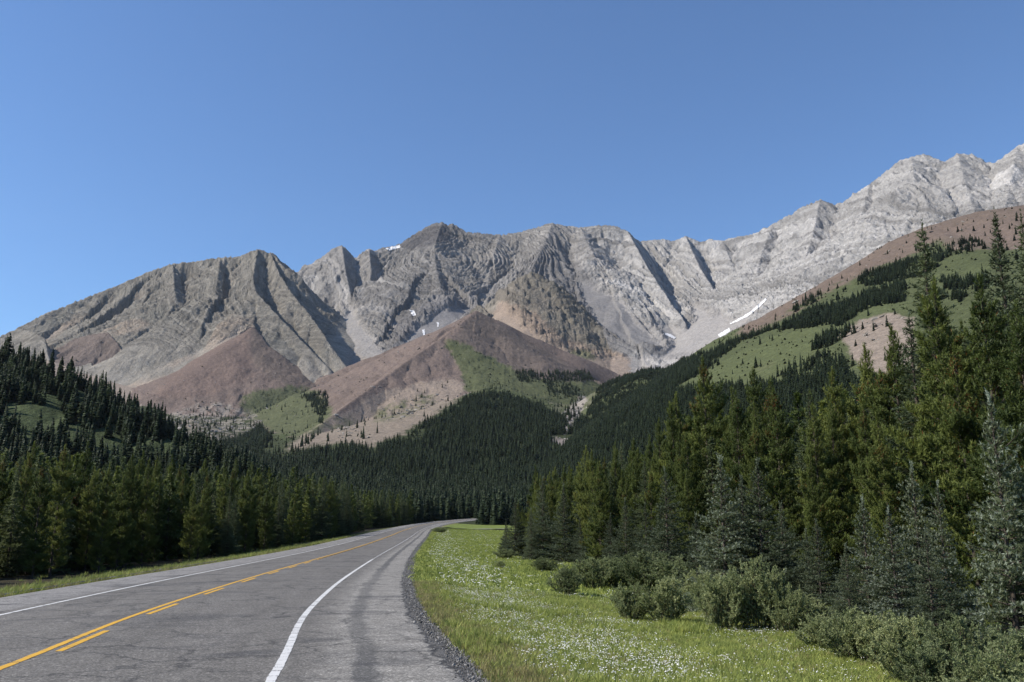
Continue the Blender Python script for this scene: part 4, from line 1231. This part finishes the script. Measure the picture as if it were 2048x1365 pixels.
instancer('distant_forest', np.stack([fx, fy, fz - 1.0], 1), np.stack([wdt, wdt, H], 1), np.stack([np.zeros(len(fx)), np.zeros(len(fx)), rng.uniform(0, 6.28, len(fx))], 1), LOW, 'dark carpet of conifers covering the valley and the hillsides')

# ---- low scrub on the open slopes and fallen rock on the screes
def sow(prob, jit=1.0):
    k = rng.poisson(np.clip(prob, 0, 3)); i = np.repeat(np.arange(k.size), k.ravel())
    r0 = G['r'].ravel()[i]; x0 = G['x'].ravel()[i]; y0 = G['y'].ravel()[i]
    a = rng.uniform(-.5, .5, len(i)) * np.broadcast_to(drr, rr.shape).ravel()[i]; b = rng.uniform(-.5, .5, len(i)) * np.broadcast_to(daz_c, rr.shape).ravel()[i] * r0
    return x0 + x0 / r0 * a + y0 / r0 * b, y0 + y0 / r0 * a - x0 / r0 * b, G['z'].ravel()[i]
inview = G['visT'] * (np.abs(G['az']) < math.radians(35))
greenish = np.clip((G['col'][..., 1] / np.maximum(G['col'][..., 0], .01) - 1.02) * 6, 0, 1) * np.isin(fam, [0, 4, 5, 7, 8, 9]) * (rr > 380)
cl_ = np.clip(fbm(G['x'] / 28, G['y'] / 28, 3, 181) * 3.2 + .1, 0, 1)
sx, sy, sz = sow(greenish * cl_ * (dens < .5) * area / 60.0 * inview + np.isin(fam, [4, 5, 7]) * (1 - greenish) * cl_ * area / 900.0 * inview)
M_scrub = foliage_material('scrub_leaves', (.035, .055, .024), (.085, .115, .045))
SCR = []
for i in range(3):
    m_ = low_conifer(540 + i, 90, .42); m_.materials.clear(); m_.materials.append(M_scrub); m_.name = 'scrub_source'; SCR.append(m_)
hs = rng.uniform(.7, 2.6, len(sx)) * np.where(np.hypot(sx, sy) > 1300, 1.25, 1.0); ws = hs * rng.uniform(1.0, 2.0, len(sx))
print('scrub', len(sx))
instancer('hillside_scrub', np.stack([sx, sy, sz - .3], 1), np.stack([ws, ws, hs], 1), np.stack([0 * sx, 0 * sx, rng.uniform(0, 6.28, len(sx))], 1), SCR, 'low green scrub scattered over the open hillsides')
rocky_p = np.isin(fam, [0, 3, 4, 5, 7]) * (1 - greenish) * (rr > 800) * (dens < .5)
rpx = np.zeros(rocky_p.shape)
for P_ in ([(320,835),(420,805),(500,820),(530,848),(470,885),(380,890)], [(740,830),(790,805),(900,783),(935,790),(860,815),(790,845)], [(660,860),(720,850),(750,880),(690,890)], [(1680,668),(1785,625),(1830,640),(1830,760),(1740,745)], [(1120,830),(1170,790),(1175,800),(1140,870)], [(1105,870),(1150,880),(1140,898)]):
    ii_ = np.nonzero((px > min(p[0] for p in P_)) & (px < max(p[0] for p in P_)) & (py > min(p[1] for p in P_)) & (py < max(p[1] for p in P_)) & (rr > 700))
    if len(ii_[0]): rpx[ii_] = np.maximum(rpx[ii_], inpoly(px[ii_], py[ii_], P_))
cl2 = np.clip(fbm(G['x'] / 40, G['y'] / 22, 3, 185) * 3.5, 0, 1)
rx, ry, rz = sow((rocky_p * cl2 * .0022 + rpx * (.25 + cl2) * .018) * area * inview)
print('rocks', len(rx))
hs = rng.uniform(.5, 2.2, len(rx)) * np.where(rng.random(len(rx)) < .12, 2.0, 1.0)
SCREE_AT = (rx, ry, rz, hs)

# ---- forest bands behind the individual trees (75 m to 420 m)
def band_points():
    P = []
    N = 60000
    x = rng.uniform(-330, 330, N); y = rng.uniform(20, 440, N)
    r = np.hypot(x, y); azm = np.degrees(np.arctan2(x, y))
    le = left_edge(y) - x; re = edge_right(x, y)
    L = (le > 1.5) & (y < 440)
    Rr = ((re > 7) | ((y > 122) & (re > 1))) & (y < 265)
    # beyond the bend and behind the side road
    s_, o2, _ = road_near(x, y)
    B = (x > -60) & (y > 300) & (np.abs(o2) > 11) & ~((x < 10) & (o2 > 0) & (y < 390))
    side_clear = (np.abs(y - np.interp(x, [-30, 0, 14, 40], [262, 283, 290, 300])) > 7) | (x > 45)
    m = (L | Rr | (B & (o2 < 0)) | (B & (x > 10))) & (np.abs(azm) < 38) & (r < 345) & (r > 35) & (np.abs(o2) > 11) & side_clear
    return x[m], y[m]
bx_, by_ = band_points()
cellset = {}; kx = []; ky = []
for a, b in taken: cellset.setdefault((int(a // 2.5) + 5000, int(b // 2.5)), 1); cellset.setdefault((int(a // 3.1), int(b // 3.1)), 1)
for a, b in zip(bx_, by_):
    q_ = 2.5 if a * a + b * b < 150 ** 2 else 3.1
    c = (int(a // q_) + (0 if q_ > 3 else 5000), int(b // q_))
    if c in cellset: continue
    cellset[c] = 1; kx.append(a); ky.append(b)
kx = np.array(kx); ky = np.array(ky); kz, kf, *_r = terrain(kx, ky)
kp, kq = project(kx, ky, kz)
clr = np.zeros(len(kx), bool)
for c in ([(0,790),(60,812),(130,835),(200,860),(290,905),(200,905),(90,880),(0,850)],): clr |= inpoly(kp, kq, c) & (np.hypot(kx, ky) > 200)
kx, ky, kz = kx[~clr], ky[~clr], kz[~clr]
kr = np.hypot(kx, ky)
kp = 1024 + FPX * kx / (ky * cP)
topL = np.array([pt(p, line_top(p, LT if p < 980 else RT) + 25, r)[2] for p, r in zip(kp, kr)])
Hb = rng.uniform(8.5, 13.5, len(kx))
isR = (kx > -5) & (ky < 260)
Hb = np.where(isR, np.minimum(Hb + 1, np.maximum(topL - kz, 4) - rng.uniform(0, 3, len(kx))), Hb)
isL = (kx < 0) & (kr < 150)
Hb = np.where(isL, np.minimum(Hb, np.maximum(topL - kz, 6) + rng.uniform(-2, 1.0, len(kx))), Hb)
Hb = np.maximum(Hb, 3)
print('band trees', len(kx))
ks = Hb / 12.0; kw = ks * rng.uniform(.95, 1.3, len(ks))
instancer('forest', np.stack([kx, ky, kz - .2], 1), np.stack([kw, kw, ks], 1), np.stack([np.zeros(len(kx)), np.zeros(len(kx)), rng.uniform(0, 6.28, len(kx))], 1), MID, 'dense pine and spruce forest standing behind the front rows of trees')

# ------------------------------------------------------------------ willow shrubs
def shrub_proto(seed, W=2.4, Hh=1.7, leaves=30000):
    rg = np.random.default_rng(seed)
    paths = []; tips = []
    for i in range(46):
        a = rg.uniform(0, 6.28); sp = rg.uniform(0, 1) ** .6
        top = np.array([math.cos(a) * sp * W * .5, math.sin(a) * sp * W * .5, Hh * (1 - .45 * sp ** 2.2) * rg.uniform(.72, 1.08)])
        p0_ = np.array([math.cos(a) * sp * W * .16, math.sin(a) * sp * W * .16, 0]); t = np.linspace(0, 1, 5)[:, None]
        P = p0_ + (top - p0_) * t + np.array([0, 0, .18 * Hh]) * np.sin(t * np.pi) * (1 - sp * .5) + rg.normal(0, .03, (5, 3)) * t
        paths.append((P, np.linspace(.014, .004, 5)))
        for k in range(13):
            u = rg.uniform(.12, 1); f = u * 4; i0 = min(int(f), 3); q = P[i0] + (P[i0 + 1] - P[i0]) * (f - i0)
            dr = norm(rg.normal(0, 1, 3) + np.array([math.cos(a) * .6, math.sin(a) * .6, 1.1])); l = rg.uniform(.14, .38)
            tips.append((q, q + dr * l)); paths.append((np.stack([q, q + dr * l]), np.array([.004, .002])))
    A = np.array([t[0] for t in tips]); B = np.array([t[1] for t in tips])
    idx = rg.integers(0, len(A), leaves); t = rg.uniform(0, 1.05, leaves)[:, None]
    ax = norm(B - A)[idx]; base = A[idx] + (B - A)[idx] * t + rg.normal(0, .012, (leaves, 3))
    dr = norm(ax * .7 + rg.normal(0, .55, (leaves, 3)) + np.array([0, 0, .15]))
    L = rg.uniform(.04, .075, leaves)[:, None]; sd = norm(np.cross(dr, rg.normal(0, 1, (leaves, 3)))) * L * .2
    V = np.stack([base, base + dr * L * .5 + sd, base + dr * L, base + dr * L * .5 - sd], 1).reshape(-1, 3)
    cl = perlin(A[:, 0] * 2.2, A[:, 1] * 2.2 + A[:, 2] * 2, seed)[idx]
    fm = np_mesh('willow_foliage', V, np.arange(leaves * 4).reshape(-1, 4), False, {'tint': ('FLOAT', 'FACE', np.clip(.45 + cl * .5 + rg.normal(0, .2, leaves), 0, 1))})
    sv, sf = tube_mesh(paths, 4); sm = np_mesh('willow_stems', sv, sf, True)
    fm.materials.append(M_willow); sm.materials.append(M_stem)
    return sm, fm
SHR = [shrub_proto(600 + i) for i in range(4)]
GS = 'willow shrubs between the meadow and the right-hand forest'
def shrub(px, Rr, wm, hm, label, vi):
    p = pt(px, 1030, Rr); z = float(ground_z(p[0], p[1])[0])
    r = bpy.data.objects.new('willow_shrub', None); COL.objects.link(r); r.location = (p[0], p[1], z - .03)
    r.rotation_euler = (0, 0, random.uniform(0, 6.28)); r.scale = (wm / 2.4, wm / 2.4, hm / 1.7)
    tag(r, label, 'willow shrub', GS)
    sm, fm = SHR[vi % 4]
    for nm, me in (('stems', sm), ('foliage', fm)):
        o = bpy.data.objects.new(nm, me); COL.objects.link(o); o.parent = r
    taken.append((p[0], p[1]))
for i, (a, b, c, dd, lb) in enumerate([
    (1130, 37, 1.7, 1.3, 'small fresh green shrub standing alone on the meadow, left of the willow thicket'),
    (1185, 43, 2.6, 1.5, 'grey-green willow at the left end of the thicket'),
    (1235, 44, 3.0, 1.7, 'grey willow second from the left end of the thicket'),
    (1290, 42, 3.2, 1.9, 'tall grey-green willow in the middle of the far thicket'),
    (1350, 40, 3.0, 1.8, 'grey-green willow at the right end of the far thicket'),
    (1395, 34, 2.4, 1.4, 'low willow between the far thicket and the large willow'),
    (1258, 27, 1.5, 1.2, 'dark rounded willow, left half of the pair on the meadow edge'),
    (1325, 26.5, 1.7, 1.35, 'dark rounded willow, right half of the pair on the meadow edge'),
    (1440, 25, 1.9, 1.5, 'left part of the large light-tipped willow in the middle'),
    (1500, 25.5, 2.4, 1.95, 'large light-tipped willow in the middle of the shrub belt'),
    (1565, 25, 1.8, 1.3, 'willow leaning against the right side of the large one'),
    (1420, 29, 2.0, 1.4, 'willow half hidden behind the large light-tipped one'),
    (1625, 21.5, 1.5, 1.0, 'low bright willow right of the large one at the grass edge'),
    (1680, 20.5, 1.8, 1.2, 'low willow in front of the short young spruce'),
    (1735, 20, 1.7, 1.3, 'willow below the single-leader young spruce'),
    (1790, 18, 1.8, 1.35, 'dark willow left of the big corner shrubs'),
    (1840, 15.5, 1.7, 1.2, 'front willow with long twigs low in the right corner'),
    (1905, 17, 2.0, 1.5, 'tall willow in front of the frosty spruce'),
    (1960, 15, 1.8, 1.35, 'leafy willow near the right edge below the frosty spruce'),
    (2030, 16, 2.2, 1.5, 'willow cut by the right edge of the photo'),
    (1890, 13.2, 1.4, .9, 'lowest willow in the bottom right, nearest the grass'),
    (1985, 12.6, 1.6, 1.0, 'willow filling the bottom right corner'),
    (2080, 13.5, 1.9, 1.3, 'willow mostly outside the right edge'),
    (1715, 25, 1.8, 1.2, 'willow in shade behind the low bright ones'),
    (1600, 27, 1.8, 1.1, 'shaded willow at the foot of the dark young spruce'),
    (1090, 60, 2.6, 1.0, 'small far shrub at the foot of the front row of spruces'),
    (1010, 84, 2.6, 1.0, 'low shrub at the left foot of the far spruces'),
    (880, 200, 5.0, 1.2, 'low dark shrub patch by the far meadow and side road'),
    (1000, 63, 1.0, .6, 'tiny dark shrub alone on the far meadow')]):
    shrub(a, b, c * (.85 if a > 1380 else 1), dd * (.82 if a > 1580 else .95), lb, i)

# ------------------------------------------------------------------ meadow grass and flowers
def tuft(seed, n=26, h=.16, w=.008, spread=.13, mat=M_grass, lean=.5):
    rg = np.random.default_rng(seed)
    b = np.concatenate([rg.normal(0, spread * .5, (n, 2)), np.zeros((n, 1))], 1)
    dr = rg.normal(0, lean, (n, 2)); hh = h * rg.uniform(.5, 1.25, n)
    mid = b + np.concatenate([dr * hh[:, None] * .3, hh[:, None] * .6], 1); tip = b + np.concatenate([dr * hh[:, None] * .9, hh[:, None]], 1)
    a = rg.uniform(0, np.pi, n); sd = np.stack([np.cos(a), np.sin(a), 0 * a], 1) * w
    V = np.stack([b - sd, b + sd, mid + sd * .7, mid - sd * .7, tip], 1).reshape(-1, 3)
    i = np.arange(n)[:, None] * 5
    Fq = np.concatenate([i + [[0, 1, 2]], i + [[0, 2, 3]], i + [[3, 2, 4]]])
    me = np_mesh('grass_tuft', V, Fq, False, {'tint': ('FLOAT', 'FACE', np.tile(rg.uniform(0, 1, n), 3))})
    me.materials.append(mat); return me
TUF = [tuft(700 + i, 34, .085 + .025 * i, .006) for i in range(3)] + [tuft(705, 22, .22, .006, .10, M_grass, .3)]
TUFF = [tuft(710 + i, 26, .12, .016, .34) for i in range(3)]
DRY = [tuft(720 + i, 26, .15, .005, .12, M_drygrass, .45) for i in range(3)]
def meadow_pts(n, r0, r1, power=1.0):
    a = rng.uniform(-.22, .56, n); r = r0 + (r1 - r0) * rng.uniform(0, 1, n) ** power
    x = r * np.sin(a); y = r * np.cos(a)
    s_, o_, z_ = road_near(x, y)
    m = (o_ > 6.75) & (edge_right(x, y) < 2)
    x, y, o_ = x[m], y[m], o_[m]
    return x, y, ground_z(x, y), o_
def rots(n, t=.15): return np.stack([rng.normal(0, t, n), rng.normal(0, t, n), rng.uniform(0, 6.28, n)], 1)
x1, y1, z1, o1 = meadow_pts(60000, 9, 36, .8)
pn = fbm(x1 / 3, y1 / 3, 3, 141)
s1 = rng.uniform(.6, 1.2, len(x1)) * (1 + .5 * pn)
isdry = (o1 < 7.5 + rng.normal(0, .5, len(o1))) & (rng.random(len(o1)) < .6) | (rng.random(len(o1)) < .05)
m = ~isdry
tall = (pn > .22) & (rng.random(len(pn)) < .5)
instancer('meadow_grass', np.stack([x1, y1, z1 - .01], 1)[m], np.repeat(s1[m][:, None], 3, 1), rots(m.sum()), TUF, 'short green grass of the meadow', idx=np.where(tall, 3, rng.integers(0, 3, len(x1)))[m])
m = isdry
instancer('dry_grass', np.stack([x1, y1, z1 - .01], 1)[m], np.repeat(s1[m][:, None], 3, 1), rots(m.sum()), DRY, 'dry yellow grass along the right edge of the road')
x2, y2, z2, o2 = meadow_pts(90000, 34, 262, .8)
s2 = rng.uniform(.8, 1.5, len(x2))
instancer('far_meadow_grass', np.stack([x2, y2, z2 - .01], 1), np.repeat(s2[:, None], 3, 1), rots(len(x2)), TUFF, 'green grass on the farther part of the meadow')
# left verge grass
n = 16000
sv = S0 + 12 + 150 * rng.uniform(0, 1, n) ** 1.4; ov = -(7.0 + rng.exponential(1.5, n))
x3 = np.interp(sv, sS, CX) + ov * np.interp(sv, sS, TY); y3 = np.interp(sv, sS, CY) - ov * np.interp(sv, sS, TX)
z3 = ground_z(x3, y3); s3 = rng.uniform(.9, 2.2, n) * (1 + .4 * fbm(x3 / 2, y3 / 2, 2, 143))
instancer('verge_grass', np.stack([x3, y3, z3 - .01], 1), np.repeat(s3[:, None], 3, 1), rots(n), DRY[:2] + TUF[:2] + [TUF[3]], 'tall mixed grass on the verge left of the road')

def stone(seed):
    rg = np.random.default_rng(seed); t = (1 + 5 ** .5) / 2
    V = np.array([(-1, t, 0), (1, t, 0), (-1, -t, 0), (1, -t, 0), (0, -1, t), (0, 1, t), (0, -1, -t), (0, 1, -t), (t, 0, -1), (t, 0, 1), (-t, 0, -1), (-t, 0, 1)], float) / 1.9
    V = V * rg.uniform(.7, 1.2, (12, 1)) * (1, .8, .55)
    Fc = np.array([(0, 11, 5), (0, 5, 1), (0, 1, 7), (0, 7, 10), (0, 10, 11), (1, 5, 9), (5, 11, 4), (11, 10, 2), (10, 7, 6), (7, 1, 8), (3, 9, 4), (3, 4, 2), (3, 2, 6), (3, 6, 8), (3, 8, 9), (4, 9, 5), (2, 4, 11), (6, 2, 10), (8, 6, 7), (9, 8, 1)])
    me = np_mesh('stone', V, Fc, False); me.materials.append(M_stone); return me
tS = NT('grey_roadside_stone'); M_stone = tS.done(tS.principled(tS.ramp(tS.n("ShaderNodeObjectInfo").outputs['Random'], [(0, (.07, .068, .065)), (.6, (.17, .165, .155)), (1, (.34, .33, .31))]).outputs[0], .9).outputs[0])
STN = [stone(850 + i) for i in range(4)]
tS = NT('pale_fallen_rock'); M_stone = tS.done(tS.principled(tS.ramp(tS.n("ShaderNodeObjectInfo").outputs['Random'], [(0, (.15, .135, .115)), (.6, (.24, .22, .19)), (1, (.33, .31, .28))]).outputs[0], .9).outputs[0])
RCK = [stone(860 + i) for i in range(4)]
rx, ry, rz, hs = SCREE_AT
instancer('fallen_rocks', np.stack([rx, ry, rz], 1), np.stack([hs * rng.uniform(1, 2, len(hs)), hs, hs], 1), rots(len(rx), .4), RCK, 'pale fallen rocks and broken outcrops on the scree slopes')
n = 26000; sv = S0 + 7 + 60 * rng.uniform(0, 1, n) ** 1.5; lft = rng.random(n) < .25
ov = np.where(lft, -(6.6 + np.abs(rng.normal(0, .6, n))), 6.62 + rng.normal(0, .17, n))
x6 = np.interp(sv, sS, CX) + ov * np.interp(sv, sS, TY); y6 = np.interp(sv, sS, CY) - ov * np.interp(sv, sS, TX); zr6 = np.interp(sv, sS, ZS) + crown(ov) - np.where(ov > 6.3, (ov - 6.3) * .14, 0)
z6 = np.maximum(ground_z(x6, y6), np.where((ov < 6.75) & (ov > -6.9), zr6, -99)); s6 = rng.uniform(.006, .02, n) * (1 + 1.2 * (rng.random(n) < .06))
instancer('roadside_gravel', np.stack([x6, y6, z6 + s6 * .2], 1), np.repeat(s6[:, None], 3, 1), rots(n, .6), STN, 'loose grey gravel along the ragged edges of the road')

def flower(seed, far=False):
    rg = np.random.default_rng(seed); V = []; Fc = []; mi = []
    k = 4
    for i in range(k):
        b = np.array([*rg.normal(0, .07, 2), 0]); h = rg.uniform(.06, .13); top = b + np.array([*rg.normal(0, .02, 2), h])
        r = rg.uniform(.008, .014) * (1.7 if far else 1)
        n0 = len(V); V += [b + (.002, 0, 0), b - (.002, 0, 0), top]; Fc.append([n0, n0 + 1, n0 + 2]); mi.append(1)
        n0 = len(V); V.append(top + np.array([0, 0, r * .75]))
        sgn = 6
        for j_ in range(sgn):
            a = j_ * 2 * np.pi / sgn; V.append(top + np.array([np.cos(a) * r, np.sin(a) * r, rg.normal(.1, .2) * r]))
        V.append(top - np.array([0, 0, r * .5]))
        for j_ in range(sgn):
            Fc += [[n0, n0 + 1 + j_, n0 + 1 + (j_ + 1) % sgn], [n0 + sgn + 1, n0 + 1 + (j_ + 1) % sgn, n0 + 1 + j_]]; mi += [0, 0]
    me = np_mesh('wildflower', np.array(V), np.array(Fc), False, None, mi)
    me.materials.append(M_petal); me.materials.append(M_fstem); return me
FLW = [flower(800 + i) for i in range(4)]; FLF = [flower(810 + i, True) for i in range(3)]
def flower_mask(x, y, o):
    f = fbm(x / 3.2 + 5, y / 3.2, 3, 151) + .5 * fbm(x / 9, y / 9, 2, 154)
    bandm = np.exp(-((o - 9.6) / 2.2) ** 2) * .62 + np.exp(-((o - 17) / 6) ** 2) * .2
    return np.clip(1.1 * f + bandm * 1.5 - .12, 0, 1) ** 1.3 * (o > 7.6)
x4, y4, z4, o4 = meadow_pts(60000, 9, 38, .75)
m = rng.random(len(x4)) < flower_mask(x4, y4, o4) * .26
print('flowers', m.sum())
instancer('wildflowers', np.stack([x4, y4, z4 + .02], 1)[m], np.repeat(rng.uniform(.8, 1.3, m.sum())[:, None], 3, 1), rots(m.sum()), FLW, 'drifts of small white wildflowers on the near meadow')
x5, y5, z5, o5 = meadow_pts(90000, 36, 240, .8)
m = rng.random(len(x5)) < flower_mask(x5, y5, o5) * .4
instancer('far_wildflowers', np.stack([x5, y5, z5 + .05], 1)[m], np.repeat(rng.uniform(1.0, 1.6, m.sum())[:, None], 3, 1), rots(m.sum()), FLF, 'white bands of wildflowers on the farther meadow')

# ------------------------------------------------------------------ air
hz = NT('thin_air'); hv = hz.n("ShaderNodeVolumePrincipled"); hv.inputs['Color'].default_value = (.78, .88, 1.0, 1); hv.inputs['Density'].default_value = 1.7e-5; hv.inputs['Anisotropy'].default_value = .1
hz.l(hv.outputs[0], hz.out.inputs['Volume'])
bx0, bx1, by0, by1, bz0, bz1 = -4900, 4900, -4900, 4900, -40, 1750
hvv = [(a, b, c) for c in (bz0, bz1) for b in (by0, by1) for a in (bx0, bx1)]
hm = np_mesh('haze', np.array(hvv, float), np.array([[0, 2, 3, 1], [4, 5, 7, 6], [0, 1, 5, 4], [2, 6, 7, 3], [0, 4, 6, 2], [1, 3, 7, 5]]))
ho = make_obj('haze', hm, [hz.m]); tag(ho, 'thin blue air between the road and the mountains', kind='stuff')
print('script', _t.time() - t0)
